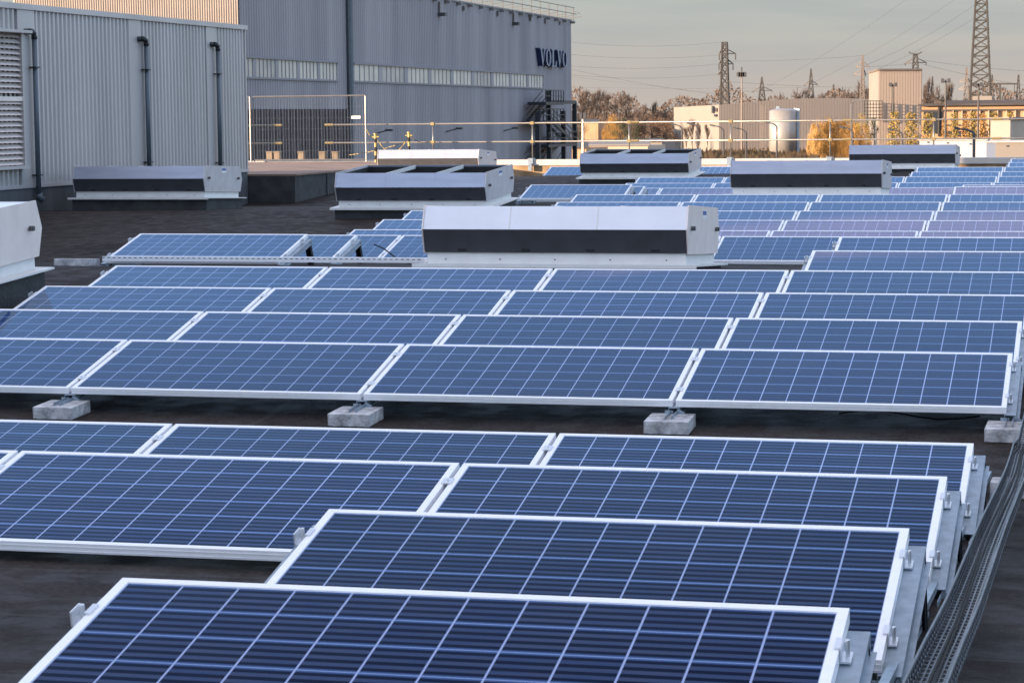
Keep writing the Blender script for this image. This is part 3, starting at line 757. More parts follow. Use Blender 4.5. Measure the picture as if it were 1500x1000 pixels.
# ---------------------------------------------------------------- factory hall with raised lettering
VX = -47.5; VY0, VY1 = 126.0, at(837, 100, 200).y
d = fwd+cr_*((837-750)/F)+cu_*((500-100)/F); VY1 = (d*(VX/d.x)).y
def onV(u, v):
    d = fwd+cr_*((u-750)/F)+cu_*((500-v)/F); return d*(VX/d.x)
VT = onV(836, 31).z
fac = empty('factory_hall')
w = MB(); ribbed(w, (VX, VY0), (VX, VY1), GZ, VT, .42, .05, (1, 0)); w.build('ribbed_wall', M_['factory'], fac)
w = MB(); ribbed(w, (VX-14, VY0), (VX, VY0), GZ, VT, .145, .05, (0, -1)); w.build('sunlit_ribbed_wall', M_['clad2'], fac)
w = MB(); w.box((VX-14, VY0+.1, GZ), (VX-.01, VY1, VT-.01)); w.build('body', M_['factory'], fac)
w = MB(); w.box((VX-14, VY0-.1, VT), (VX+.12, VY1+.05, VT+.12)); w.build('roof_edge', M_['winframe'], fac)
w = MB()
ya, yb = onV(372, 160).y, onV(513, 160).y; zd = onV(450, 160).z
ribbed(w, (VX+.06, ya-6), (VX+.06, yb), GZ, zd, .9, .12, (1, 0)); w.build('dark_cladding_panel', M_['darkdoor'], fac)
# downpipe
yp = onV(508, 60).y; w = MB(); w.tube([(VX+.2, yp, GZ), (VX+.2, yp, VT)], .22, 8); w.build('downpipe', M_['pipe'], fac)
# window strips
def strip(u0, u1, nwin, label):
    a, b_ = onV(u0, 100), onV(u1, 100); zt1 = onV(795, 110.9).z; zb1 = onV(795, 128.7).z
    fr = MB(); fr.box((VX+.05, a.y, zb1-.12), (VX+.14, b_.y, zb1)); fr.box((VX+.05, a.y, zt1), (VX+.2, b_.y, zt1+.12))
    L = b_.y-a.y; bay = L/nwin
    for i in range(nwin+1):
        yq = a.y+bay*i; ww = .22 if i in (0, nwin) else bay*.07
        fr.box((VX+.05, max(a.y, yq-ww), zb1), (VX+.12, min(b_.y, yq+ww), zt1), 1)
    o = fr.build('window_strip', [M_['winframe'], M_['factory']], fac)
    for i in range(nwin):
        y0_, y1_ = a.y+bay*i+bay*.07, a.y+bay*(i+1)-bay*.07
        p = MB(); p.box((VX+.052, y0_, zb1), (VX+.07, y1_, zt1))
        for j in range(1, 5): yq = y0_+(y1_-y0_)*j/5; p.box((VX+.0705, yq-.05, zb1+.01), (VX+.10, yq+.05, zt1-.01), 1)
        p.build('pane', [M_['pane'] if (i*7+nwin) % 4 else M_['pane2'], M_['winframe']], o)
strip(335, 493, 5, ''); strip(515, 795, 9, '')
setp(fac, 'large grey factory hall with long window strips and raised lettering', 'building')
# roof rail of the factory
fr = empty('roof_edge_railing'); 
t = MB()
for h in (.55, 1.1): t.bar((VX+.3, VY0+20, VT+h+.1), (VX+.3, VY1+1.0*(h < .6), VT+h+.1), .07)
t.bar((VX-.5, VY1, VT+1.2), (VX+.9, VY1, VT+.65), .05)
t.build('rail', M_['rail'], fr)
yq = VY0+20; i = 0
while yq < VY1:
    t = MB(); t.bar((VX+.3, yq, VT), (VX+.3, yq, VT+1.2), .07); t.box((VX, yq-.12, VT-.25), (VX+.45, yq+.12, VT-.05)); t.bar((VX-.5, yq, VT+.2), (VX+1.1, yq, VT+.35), .06); t.build('post', M_['rail'], fr)
    yq += 3.3
setp(fr, 'thin railing along the roof edge of the lettered factory hall', 'railing')
for i, (u, v0, v1) in enumerate(((641, 3, 19), (677, 9, 16), (727, 16, 24), (750, 20, 33), (775, 24, 31), (797, 27, 35), (818, 31, 37))):
    a = onV(u, v0); b_ = onV(u, v1); r_ = MB(); r_.box((VX+.06, a.y-.10, b_.z), (VX+.22, a.y+.10, a.z))
    if i in (0, 3): r_.box((VX+.06, a.y-.2, b_.z-.25), (VX+.6, a.y+.4, b_.z), 1)
    setp(r_.build('gutter_outlet', [M_['rail'], M_['lamp']]), f'{ORD[i+1]} short pale outlet from the left below the factory roof edge', 'outlet', 'short outlets under the factory roof edge')
# lettering
def letters():
    root = empty('wall_lettering')
    y0 = onV(783, 84).y; y1 = onV(824, 84).y; zb_, zt2 = onV(812, 99.0).z, onV(812, 73.5).z
    Hh = zt2-zb_; W = (y1-y0)/5.0; D = .5
    def out(polys, k, name='letter'):
        mb = MB()
        for pl in polys:
            P = [(y0+k*W+p[0]*W, zb_+p[1]*Hh) for p in pl]
            n = len(mb.v); K = len(P)
            for x in (VX+.06, VX+D):
                for p in P: mb.v.append((x, p[0], p[1]))
            for j in range(K): mb.f.append((n+j, n+(j+1) % K, n+K+(j+1) % K, n+K+j)); mb.m.append(1)
            mb.f.append(tuple(n+K+j for j in range(K))); mb.m.append(0)
        mb.build(name, [M_['letterface'], M_['letterside']], root)
    V = [[(.02, 1), (.46, 1), (.46, .93), (.02, .93)], [(.60, 1), (.98, 1), (.98, .93), (.60, .93)],
         [(.12, .93), (.36, .93), (.60, .22), (.56, 0), (.45, 0)], [(.70, .93), (.86, .93), (.56, 0), (.52, .12), (.58, .32)]]
    def O():
        n = 14; res = []
        for i in range(n):
            a, b_ = 2*math.pi*i/n, 2*math.pi*(i+1)/n
            f = lambda t, rx, ry: (.5+rx*math.cos(t), .5+ry*math.sin(t))
            res.append([f(a, .46, .5), f(b_, .46, .5), f(b_, .22, .42), f(a, .22, .42)])
        return res
    L = [[(.06, 1), (.56, 1), (.56, .93), (.06, .93)], [(.18, .93), (.44, .93), (.44, .07), (.18, .07)], [(.06, .07), (.94, .07), (.94, 0), (.06, 0)], [(.84, .35), (.94, .35), (.94, .07), (.70, .07)]]
    for k, g_ in enumerate((V, O(), L, V, O())): out(g_, k)
    setp(root, 'raised blue sided VOLVO lettering on the grey factory wall', 'sign')
letters()
# outside stair
def stair():
    root = empty('fire_stair')
    def q(u, v, x=0):
        p = onV(u, v); return Vector((VX+.3+x, p.y, p.z))
    z = lambda v: onV(790, v).z
    yA, yB, yC, yD = onV(757, 150).y, onV(774, 150).y, onV(793, 150).y, onV(813, 150).y
    posts = MB()
    for y_, zt2 in ((yA, z(163)), (yB, z(134)), (yD, z(150)), (onV(796, 150).y, z(163))):
        posts.bar((VX+1.8, y_, GZ), (VX+1.8, y_, zt2), .36)
    posts.bar((VX+1.8, yB, z(150)), (VX+1.8, yD, z(150)), .3, .3)
    posts.build('post', M_['stair'], root)
    for v, ya_, yb_ in ((150, yB-2, yC), (177, yA, yC), (211, yB-1, yD)):
        p = MB(); p.box((VX+.4, ya_, z(v)-.25), (VX+2.0, yb_, z(v))); p.build('landing', M_['stair'], root)
        p = MB()
        for h in (.5, 1.0): p.bar((VX+2, ya_, z(v)+h), (VX+2, yb_, z(v)+h), .07)
        n = 7
        for i in range(n+1): yy_ = ya_+(yb_-ya_)*i/n; p.bar((VX+2, yy_, z(v)), (VX+2, yy_, z(v)+1.0), .07)
        p.build('handrail', M_['stair'], root)
    for (ya_, va, yb_, vb, xo) in ((yC-2, 150, yB-3.0, 177, .5), (yB+.5, 177, yD-1, 211, 1.1), (yD-4, 211, yB-4, 240, .5), (yC-1, 240, yB, 262, 1.1)):
        f = MB(); a = Vector((VX+xo+.5, ya_, z(va))); b_ = Vector((VX+xo+.5, yb_, z(vb)))
        for dx in (-.4, .4): f.bar(a+Vector((dx, 0, 0)), b_+Vector((dx, 0, 0)), .06, .28); f.bar(a+Vector((dx, 0, 1)), b_+Vector((dx, 0, 1)), .06); f.bar(a+Vector((dx, 0, .55)), b_+Vector((dx, 0, .55)), .05)
        n = 12
        for i in range(n+1): c = a.lerp(b_, i/n); f.box((c.x-.4, c.y-.16, c.z-.03), (c.x+.4, c.y+.16, c.z+.03))
        f.build('flight', M_['stair'], root)
    setp(root, 'dark steel zigzag fire stair on the grey factory wall', 'stair')
stair()
for i, (u, v) in enumerate(((548, 196), (653, 193), (737, 192))):
    a = onV(u, v); l = MB(); l.bar((VX+.05, a.y, a.z), (VX+.8, a.y+.3, a.z+.2), .09); l.box((VX+.7, a.y+.2, a.z+.15), (VX+1.2, a.y+.5, a.z+.3))
    setp(l.build('wall_lamp', M_['lamp']), f'{ORD[i+1]} dark wall lamp arm from the left on the factory wall', 'wall lamp', 'lamp arms low on the factory wall')

# ---------------------------------------------------------------- far background
def pz(u, v, y): return at(u, v, y).z
# warehouse
wa = empty('warehouse')
C0 = at(1053, 153.7, 490); C1 = at(987, 157.5, 540); C2 = at(1300, 149, 508)
w = MB()
def wallq(mb, a, b_, z0, m=0): mb.poly([(a.x, a.y, z0), (b_.x, b_.y, z0), tuple(b_), tuple(a)], m)
wallq(w, C1, C0, GZ); w.build('lit_wall', M_['cream'], wa)
w = MB(); dd = (C2-C0); nn = 60
for i in range(nn):
    a = C0+dd*(i/nn); b_ = C0+dd*((i+.8)/nn); c_ = C0+dd*((i+1)/nn)
    a.z += 1.0*math.sin(math.pi*i/nn*.9); b_.z = a.z; c_.z = a.z; off = Vector((0, .05, 0))
    wallq(w, a, b_, GZ); wallq(w, b_+off, c_+off, GZ)
w.build('ribbed_wall', M_['beige'], wa)
w = MB(); w.poly([tuple(C0), tuple(C2), tuple(C2+Vector((-18, 45, 0))), tuple(C1)]); w.build('roof', M_['dkroof'], wa)
w = MB()
p = at(1047, 163, 485); 
dC = (C0-C1); 
for fr_, v0, v1, wd in ((.90, 155, 166, .035), (.965, 158, 164, .03), (.955, 167.5, 171, .05)):
    a = C1+dC*(fr_-wd/2); b_ = C1+dC*(fr_+wd/2); off = Vector((-.3, -.3, 0)); 
    w.poly([(a.x+off.x, a.y+off.y, pz(1045, v1, 490)), (b_.x+off.x, b_.y+off.y, pz(1045, v1, 490)), (b_.x+off.x, b_.y+off.y, pz(1045, v0, 490)), (a.x+off.x, a.y+off.y, pz(1045, v0, 490))])
w.build('small_sign', M_['glassdk'], wa)
setp(wa, 'long low beige warehouse with one bright cream end wall', 'building')
# silo
si = empty('storage_silo'); yS = 440; a = at(1127, 170, yS); b_ = at(1170, 170, yS); r_ = (b_.x-a.x)/2; cx = (a.x+b_.x)/2; zt3 = pz(1147, 162, yS)
s = MB(); s.tube([(cx, yS, GZ), (cx, yS, zt3)], r_, 40); s.tube([(cx, yS, zt3), (cx, yS, zt3+.35)], r_*.98, 40, r2=r_*.5); s.build('tank', M_['silo'], si, smooth=False)
for p_ in si.children[0].data.polygons: p_.use_smooth = abs(p_.normal.z) < .3
s = MB()
for dx in (-.4, .4): s.bar((cx-r_-1.0+dx, yS-1, GZ), (cx-r_-1.0+dx, yS-1, zt3+1), .12)
for i in range(22): zz = GZ+(zt3-GZ+1)*i/22; s.bar((cx-r_-1.4, yS-1, zz), (cx-r_-.6, yS-1, zz), .1)
s.build('ladder', M_['pylonlight'], si)
s = MB(); s.bar((cx+r_*1.02, yS-1, GZ), (cx+r_*1.02, yS-1, zt3), .45); s.box((cx-1.5, yS-.5, zt3+.2), (cx-.8, yS+.5, zt3+.8)); s.bar((cx+r_-.8, yS, zt3+.3), (cx+r_+.4, yS-1, zt3+.1), .3); s.build('fitting', M_['galv'], si)
setp(si, 'shiny cylindrical steel silo in front of the beige warehouse', 'silo')
# tall block
def box_building(name, uc, vt, y, ul, ur, yl_, yr, label, mats, cat='building', vb=None):
    root = empty(name)
    c = at(uc, vt, y); l = at(ul, vt, yl_); r_ = at(ur, vt, yr); l.z = r_.z = c.z
    z0 = GZ
    w = MB(); wallq(w, l, c, z0); w.build('lit_wall', mats[0], root)
    w = MB(); n = 16
    dd = r_-c
    for i in range(n):
        a = c+dd*(i/n); b_ = c+dd*((i+.85)/n); e = c+dd*((i+1)/n); wallq(w, a, b_, z0); wallq(w, b_+Vector((0, .1, 0)), e+Vector((0, .1, 0)), z0)
    w.build('front_wall', mats[1], root)
    bk = l+(r_-c); w = MB(); w.poly([tuple(c), tuple(r_), tuple(bk), tuple(l)]); wallq(w, r_, bk, z0); wallq(w, bk, l, z0); w.build('roof', M_['dkroof'], root)
    w = MB(); w.bar(c, r_, .5, .35); w.bar(l, c, .5, .35); w.build('roof_trim', M_['pylonlight'], root)
    setp(root, label, cat); return root
tb = box_building('block_tower', 1287, 102.5, 440, 1273, 1350.5, 470, 443, 'tall windowless beige block rising above the warehouse', (M_['cream'], M_['beige']))
# lattice screen left of block
ls = MB(); yL = 438
for i in range(7): u = 1266+i*4.4; ls.bar(at(u, 148, yL), at(u, 176, yL), .14)
for i in range(6): v = 148+i*5; ls.bar(at(1265, v, yL), at(1293, v, yL), .14)
setp(ls.build('lattice_screen', M_['pylon']), 'dark open lattice screen at the foot of the tall beige block', 'screen')
# long low brick building on the right
lb = empty('workshop_building'); yB_ = 400
zR = pz(1400, 155, yB_); xL, xR = at(1350, 150, yB_).x, at(1560, 150, yB_).x
w = MB(); w.box((xL, yB_, GZ), (xR, yB_+30, zR)); w.build('brick_wall', M_['brick'], lb)
w = MB(); w.box((xL-.5, yB_-1.2, zR), (xR, yB_+30, zR+.35)); w.build('roof_overhang', M_['dkroof'], lb)
w = MB(); w.prism([(yB_+1, zR+.35), (yB_+2, zR+.9), (yB_+14, zR+.9), (yB_+15, zR+.35)], xL+4, xR); w.build('roof', M_['dkroof'], lb)
w = MB(); a = at(1425, 147, yB_+8); w.box((a.x, yB_+7, zR+.9), (at(1453, 147, yB_+7).x, yB_+12, zR+1.6)); w.build('roof_monitor', M_['cream'], lb)
def cen(u0, u1, v0, v1, name, m, off=.12):
    w = MB(); a = at(u0, v0, yB_); b_ = at(u1, v1, yB_); w.box((a.x, yB_-off, b_.z), (b_.x, yB_-.01, a.z)); return w.build(name, m, lb)
for (u0, u1) in ((1353, 1374), (1376, 1381)): cen(u0, u1, 163, 196, 'window', M_['glassdk'])
cen(1374, 1376, 155, 200, 'corner_column', M_['pylon'], .4)
cen(1350, 1560, 161, 162, 'string_course', M_['dkroof'], .2); cen(1381, 1500, 182.5, 184, 'string_course', M_['dkroof'], .25); cen(1381, 1452, 192, 200, 'window', M_['glassdk'], .14)
for k in range(9):
    cen(1396+13*k, 1396.8+13*k, 162, 200, 'pilaster', M_['beige'], .5)
setp(lb, 'long low tan brick workshop with dark overhanging roof on the right', 'building')
# white sheds in front
def shed(u0, u1, vt, y, dpt, label, m, name='white_shed', parts=()):
    root = empty(name); a, b_ = at(u0, vt, y), at(u1, vt, y)
    w = MB(); w.box((a.x, y, GZ), (b_.x, y+dpt, a.z)); w.build('wall', m, root)
    w = MB(); w.box((a.x-.15, y-.2, a.z), (b_.x+.15, y+dpt, a.z+.18)); w.build('roof_edge', M_['coping'], root)
    for (c0, c1, w0, w1, nm, mm) in parts:
        w = MB(); p_, q_ = at(c0, w0, y), at(c1, w1, y); w.box((p_.x, y-.1, q_.z), (q_.x, y-.01, p_.z)); w.build(nm, mm, root)
    setp(root, label, 'shed'); return root
shed(1347, 1445, 206, 275, 8, 'low white shed with ribbed blue door below the brick workshop', M_['whiteshed'],
     parts=[(1358.5, 1360.3, 207.5, 209.5, 'lamp', M_['lamp']), (1387, 1389, 208.5, 210.5, 'lamp', M_['lamp']), (1420, 1422.5, 210, 212, 'lamp', M_['lamp'])])
shed(1458.5, 1560, 209, 274, 8, 'cream shed at the right picture edge beyond the railing', M_['cream'], 'cream_shed', parts=[(1474, 1477, 213, 215, 'lamp', M_['lamp'])])
shed(1445, 1458.5, 209, 274.5, 6, 'narrow slate blue ribbed door bay between two pale sheds', mat('slate_blue', (.16, .20, .28), .6), 'shed_bay')
r_ = box_building('white_cabin', 1480, 174, 300, 1451, 1530, 302, 330, 'boxy white building behind the sheds at the right', (M_['cream'], M_['beige']))
r_ = MB(); 
# left low roofs behind the railing
def lowroof(u0, u1, vt, vb, y, label, m, mr):
    root = empty('low_building'); a, b_ = at(u0, vt, y+14), at(u1, vt, y+14); zE = pz((u0+u1)/2, vb, y)
    w = MB(); w.poly([(at(u0, vb, y).x, y, zE), (at(u1, vb, y).x, y, zE), tuple(b_), tuple(a)]); w.box((at(u0, vb, y).x, y-.3, zE-.25), (at(u1, vb, y).x, y, zE+.02)); w.build('roof', mr, root)
    w = MB(); w.box((at(u0, vb, y).x+.3, y+.01, GZ), (at(u1, vb, y).x-.3, y+13.9, zE-.26)); w.build('wall', m, root); setp(root, label, 'building')
lowroof(800, 862, 205, 215, 300, 'dark roofed low building right of the factory corner', M_['brick'], M_['dkroof'])
lowroof(846, 952, 205, 211.5, 330, 'low beige building with flat grey roof behind the middle vent', M_['beige'], mat('grey_roof', (.20, .18, .17), .8))
lowroof(850, 878, 175, 178, 520, 'small brown house among the bare trees', M_['brick'], M_['dkroof'])
lowroof(950, 972, 203, 206, 420, 'small white framed hut between railing posts', M_['cream'], M_['dkroof'])

# ---- trees
def rnd_dir():
    while True:
        v = Vector((random.uniform(-1, 1), random.uniform(-1, 1), random.uniform(-1, 1)))
        if .05 < v.length < 1: return v.normalized()
tprotos = {}
def tree_mesh(kind, seed):
    """unit tree: height 1, crown radius about .35. returns (trunk MB, crown MB)"""
    rs = random.Random(seed); tr = MB(); cr = MB()
    def twig(p, d, l, w, m=0):
        d = d.normalized(); s = d.cross(Vector((rs.uniform(-1, 1), rs.uniform(-1, 1), rs.uniform(-1, 1)))).normalized()*w
        q = p+d*l; cr.poly([p-s, p+s, q])
    def leaf(p, s):
        a = Vector((rs.gauss(0, 1), rs.gauss(0, 1), rs.gauss(0, 1))).normalized(); b_ = a.cross(Vector((rs.gauss(0, 1), rs.gauss(0, 1), rs.gauss(0, 1)))).normalized()
        cr.poly([p-a*s, p+b_*s*.7, p+a*s, p-b_*s*.7])
    if kind in ('bare', 'tall'):
        tr.tube([(0, 0, 0), (.005, 0, .25), (0, .01, .45)], .022, 7, r2=.014)
        spread = .62 if kind == 'bare' else .28
        tips = []
        def branch(p, d, l, r, lev):
            q = p+d*l; tr.bar(p, q, r*2, r*1.6)
            if lev == 0:
                tips.append((q, d)); return
            for i in range(3 if lev > 1 else 4):
                nd = (d+Vector((rs.gauss(0, spread), rs.gauss(0, spread), rs.gauss(.12, spread*.6)))).normalized()
                branch(q, nd, l*rs.uniform(.62, .8), r*.6, lev-1)
        for i in range(5):
            a = i*1.26+rs.random(); d = Vector((math.cos(a)*spread, math.sin(a)*spread, 1)).normalized()
            branch(Vector((0, 0, .22+.05*i)), d, .19, .009, 3)
        for q, d in tips:
            for k in range(9):
                nd = (d+Vector((rs.gauss(0, .6), rs.gauss(0, .6), rs.gauss(.25, .5)))).normalized()
                twig(q-d*.02*k, nd, rs.uniform(.04, .10), .0028)
    elif kind == 'poplar':
        tr.tube([(0, 0, 0), (0, 0, .9)], .014, 6, r2=.004)
        for i in range(900):
            zz = rs.uniform(.08, 1.0); R = .085*math.sin(min(1, (zz)*1.6)*math.pi/2)*(1.15-zz)**.45+.01
            a = rs.uniform(0, 6.28); r = R*math.sqrt(rs.random()); leaf(Vector((r*math.cos(a)*1.5, r*math.sin(a)*1.5, zz)), .017)
    else:
        tr.tube([(0, 0, 0), (.01, 0, .5)], .025, 6, r2=.012)
        cl = []
        for _ in range(18):
            rr_, aa_ = .33*math.sqrt(rs.random()), rs.uniform(0, 6.28); cl.append((Vector((rr_*math.cos(aa_), rr_*math.sin(aa_), rs.uniform(.22, .88-2.6*rr_*rr_))), rs.uniform(.06, .13)))
        for i in range(5): 
            c = cl[i][0]; tr.bar((0, 0, .35), c, .012)
        for i in range(2000):
            c, R = rs.choice(cl); v = Vector((rs.gauss(0, 1), rs.gauss(0, 1), rs.gauss(0, 1))).normalized()*R*rs.random()**.4
            leaf(c+v, .011)
            if kind == 'willow' and i % 2: 
                p = c+v; cr.poly([p, p+Vector((.006, 0, 0)), p+Vector((.003, 0, -.13))])
        if kind == 'willow':
            for i in range(900):
                a = rs.uniform(0, 6.28); r = .36*math.sqrt(rs.random()); p = Vector((r*math.cos(a), r*math.sin(a), rs.uniform(.12, .95-3.2*r*r))); cr.poly([p, p+Vector((.007, 0, 0)), p+Vector((.003, 0, -.15))])
    return tr, cr
def add_tree(u, vtop, y, width_px, kind, cm, label, group, name='tree', vb=None):
    top = at(u, vtop, y); h = top.z-GZ
    key = (kind, cm, random.randrange(2))
    root = empty(name, (top.x, y, GZ), (0, 0, random.uniform(0, 6.28)))
    if key not in tprotos:
        tr, cr = tree_mesh(kind, hash(key) % 1000 if False else len(tprotos)*17+3)
        a = tr.build('trunk', M_['trunk'], root); b_ = cr.build('crown', M_[cm], root); 
        zmax = max(v[2] for v in cr.v); xs_ = sorted(abs(v[0]) for v in cr.v); wid = 2*xs_[int(len(xs_)*.96)]
        tprotos[key] = (a, b_, zmax, wid)
    else:
        a0, b0, zmax, wid = tprotos[key]
        for o_ in (a0, b0): c = o_.copy(); col.objects.link(c); c.parent = root
    a0, b0, zmax, wid = tprotos[key]
    ws = width_px*y/F/wid
    root.scale = (ws, ws, h/zmax)
    setp(root, label, 'tree', group)
    return root
G1 = 'bare winter trees on the horizon'
def tl(txt): return txt
T = [
 (856, 127, 640, 26, 'tall', 'twig', 'tall pale bare tree, leftmost tree right of the factory corner'),
 (871, 126, 650, 24, 'tall', 'twig', 'tall pale bare tree, second from the factory corner'),
 (886, 129, 640, 18, 'tall', 'twig', 'slim bare tree between the tall pair and the broad one'),
 (911, 130, 620, 42, 'bare', 'twig', 'broad bare tree with rounded crown above the yellow tree'),
 (943, 149, 640, 30, 'bare', 'twig', 'low dark bare tree right of the broad one'),
 (958, 145, 650, 12, 'tall', 'twig', 'thin crooked bare tree left of the warehouse'),
 (975, 157, 650, 26, 'bare', 'twig', 'low bushy bare tree touching the warehouse end wall'),
 (995, 148, 660, 30, 'bare', 'twig', 'bare tree peeking over the left end of the warehouse'),
 (1030, 146, 680, 34, 'bare', 'twig', 'low bare tree behind the warehouse left of the first pylon'),
 (844, 146, 600, 26, 'bare', 'twig', 'dark bare tree hugging the factory corner'),
 (898, 166, 520, 30, 'willow', 'gold', 'golden yellow willow beyond the railing on the left'),
 (908, 172, 500, 34, 'round', 'green', 'dark green evergreen in front of the golden willow'),
 (926, 176, 505, 22, 'round', 'green', 'smaller dark evergreen right of the golden willow'),
 (848, 172, 480, 24, 'round', 'green', 'dark green bush below the small brown house'),
 (955, 167, 540, 52, 'round', 'russet', 'wide russet brown tree left of the cream end wall'),
 (975, 172, 530, 36, 'round', 'russet', 'smaller russet tree against the cream end wall'),
 (930, 182, 540, 40, 'round', 'russet', 'low russet thicket right of the evergreens'),
 (1145, 131, 700, 20, 'bare', 'twig', 'small round bare tree beside the third pylon'),
 (1163, 134, 700, 16, 'bare', 'twig', 'small bare tree above the silo'),
 (1180, 123, 690, 34, 'bare', 'twig', 'round bare tree around the foot of the spire pylon'),
 (1202, 131, 700, 30, 'bare', 'twig', 'bare tree in the middle of the horizon row'),
 (1225, 130, 700, 30, 'bare', 'twig', 'bare tree left of the lattice mast'),
 (1245, 125, 690, 30, 'bare', 'twig', 'bare tree directly left of the tall beige block'),
 (1262, 113, 680, 30, 'bare', 'twig', 'highest bare tree touching the tall beige block'),
 (1357, 108, 640, 14, 'tall', 'twig', 'narrow bare tree directly right of the tall beige block'),
 (1370, 120, 640, 28, 'bare', 'twig', 'fan shaped bare tree right of the tall beige block'),
 (1391, 114, 640, 12, 'tall', 'twig', 'slim columnar bare tree behind the twin lamp'),
 (1400, 142, 650, 24, 'bare', 'twig', 'low bare tree left of the huge pylon'),
 (1500, 143, 700, 30, 'bare', 'twig', 'low bare tree at the right picture edge'),
 (1200, 172, 430, 30, 'willow', 'gold', 'leftmost golden hanging tree beyond the railing on the right'),
 (1222, 170, 425, 34, 'willow', 'gold', 'second golden hanging tree beyond the railing on the right'),
 (1247, 172, 420, 34, 'willow', 'gold', 'third golden hanging tree beside the curved lamp'),
 (1262, 165, 415, 30, 'round', 'gold2', 'yellow green leafy tree at the right end of the golden trees'),
 (1275, 170, 418, 24, 'round', 'green', 'dark green leafy tree beside the yellow green one'),
 (1212, 169, 440, 26, 'willow', 'gold', 'golden tree set back between the first and second hanging trees'),
 (1235, 168, 440, 28, 'willow', 'gold', 'golden tree set back between the second and third hanging trees'),
 (1260, 176, 410, 30, 'willow', 'gold', 'low golden tree in front of the yellow green tree'),
 (1195, 186, 410, 22, 'willow', 'gold', 'low golden bush at the foot of the leftmost hanging tree'),
 (1005, 182, 470, 9, 'tall', 'twig', 'small bare sapling before the left part of the cream end wall'),
 (1014, 170, 470, 10, 'tall', 'twig', 'tall bare sapling before the middle of the cream end wall'),
 (1024, 176, 470, 9, 'tall', 'twig', 'bare sapling right of the tallest one before the cream wall'),
 (1036, 179, 470, 9, 'tall', 'twig', 'bare sapling before the right part of the cream end wall'),
 (1310, 163, 400, 17, 'poplar', 'gold2', 'left golden green poplar before the tall beige block'),
 (1335, 164, 400, 18, 'poplar', 'gold2', 'right golden green poplar before the tall beige block'),
 (1360, 165, 385, 18, 'poplar', 'gold2', 'golden poplar before the workshop window'),
 (1384, 172, 385, 10, 'poplar', 'gold', 'thin golden poplar right of the dark corner column'),
 (1398, 164, 385, 12, 'poplar', 'gold2', 'second thin poplar before the brick wall'),
 (1414, 166, 385, 10, 'poplar', 'gold', 'third thin poplar before the brick wall'),
 (1425, 163, 385, 14, 'poplar', 'gold2', 'fourth poplar before the brick wall'),
 (1439, 165, 385, 14, 'poplar', 'gold', 'fifth poplar before the brick wall'),
 (1456, 163, 385, 14, 'poplar', 'gold2', 'poplar above the boxy white building'),
 (1480, 163, 385, 12, 'poplar', 'gold2', 'last poplar near the right picture edge'),
]
for (u, v, y, w_, kind, cm, lb_) in T:
    add_tree(u, v, y, w_, kind, cm, lb_, 'bare trees on the horizon' if cm == 'twig' else 'leafy trees beyond the roof')
# far-off wood along the horizon
wd = MB(); rs = random.Random(5)
for i in range(15000):
    u = rs.uniform(560, 1620); y = rs.uniform(760, 860); h = rs.random()**.6
    base = 12.2+2.2*math.sin(u*.031)+1.6*math.sin(u*.083+1); x = at(u, 160, y).x; zz = GZ+base*h*1.15
    s = rs.uniform(.5, 1.3); a = rs.uniform(0, 3.14); dx, dz = s*math.cos(a)*.5, s*abs(math.sin(a))+.3
    wd.poly([(x-dx, y, zz), (x+dx, y+.2, zz+dz*.3), (x+dx*.2, y, zz+dz)])
wd.box((-400, 862, GZ), (200, 863, GZ+9))
setp(wd.build('distant_wood', mat('russet_wood', (.075, .055, .045), .9, base2=(.12, .082, .06), vscale=.06)), 'hazy brown wood reading as one dark strip along the horizon', 'wood', kind='stuff')
sc = MB()
for i in range(5000):
    u = rs.uniform(850, 1200); y = rs.uniform(380, 470); x = at(u, 200, y).x; s = rs.uniform(.3, 1.0); zz = GZ+rs.random()*1.6
    sc.poly([(x-s*.4, y, zz-.6), (x+s*.4, y+.3, zz-.5), (x, y, zz+s*.6)])
setp(sc.build('roadside_scrub', M_['hedge']), 'dry brown scrub and grass on the ground beyond the roof', 'scrub', kind='stuff')

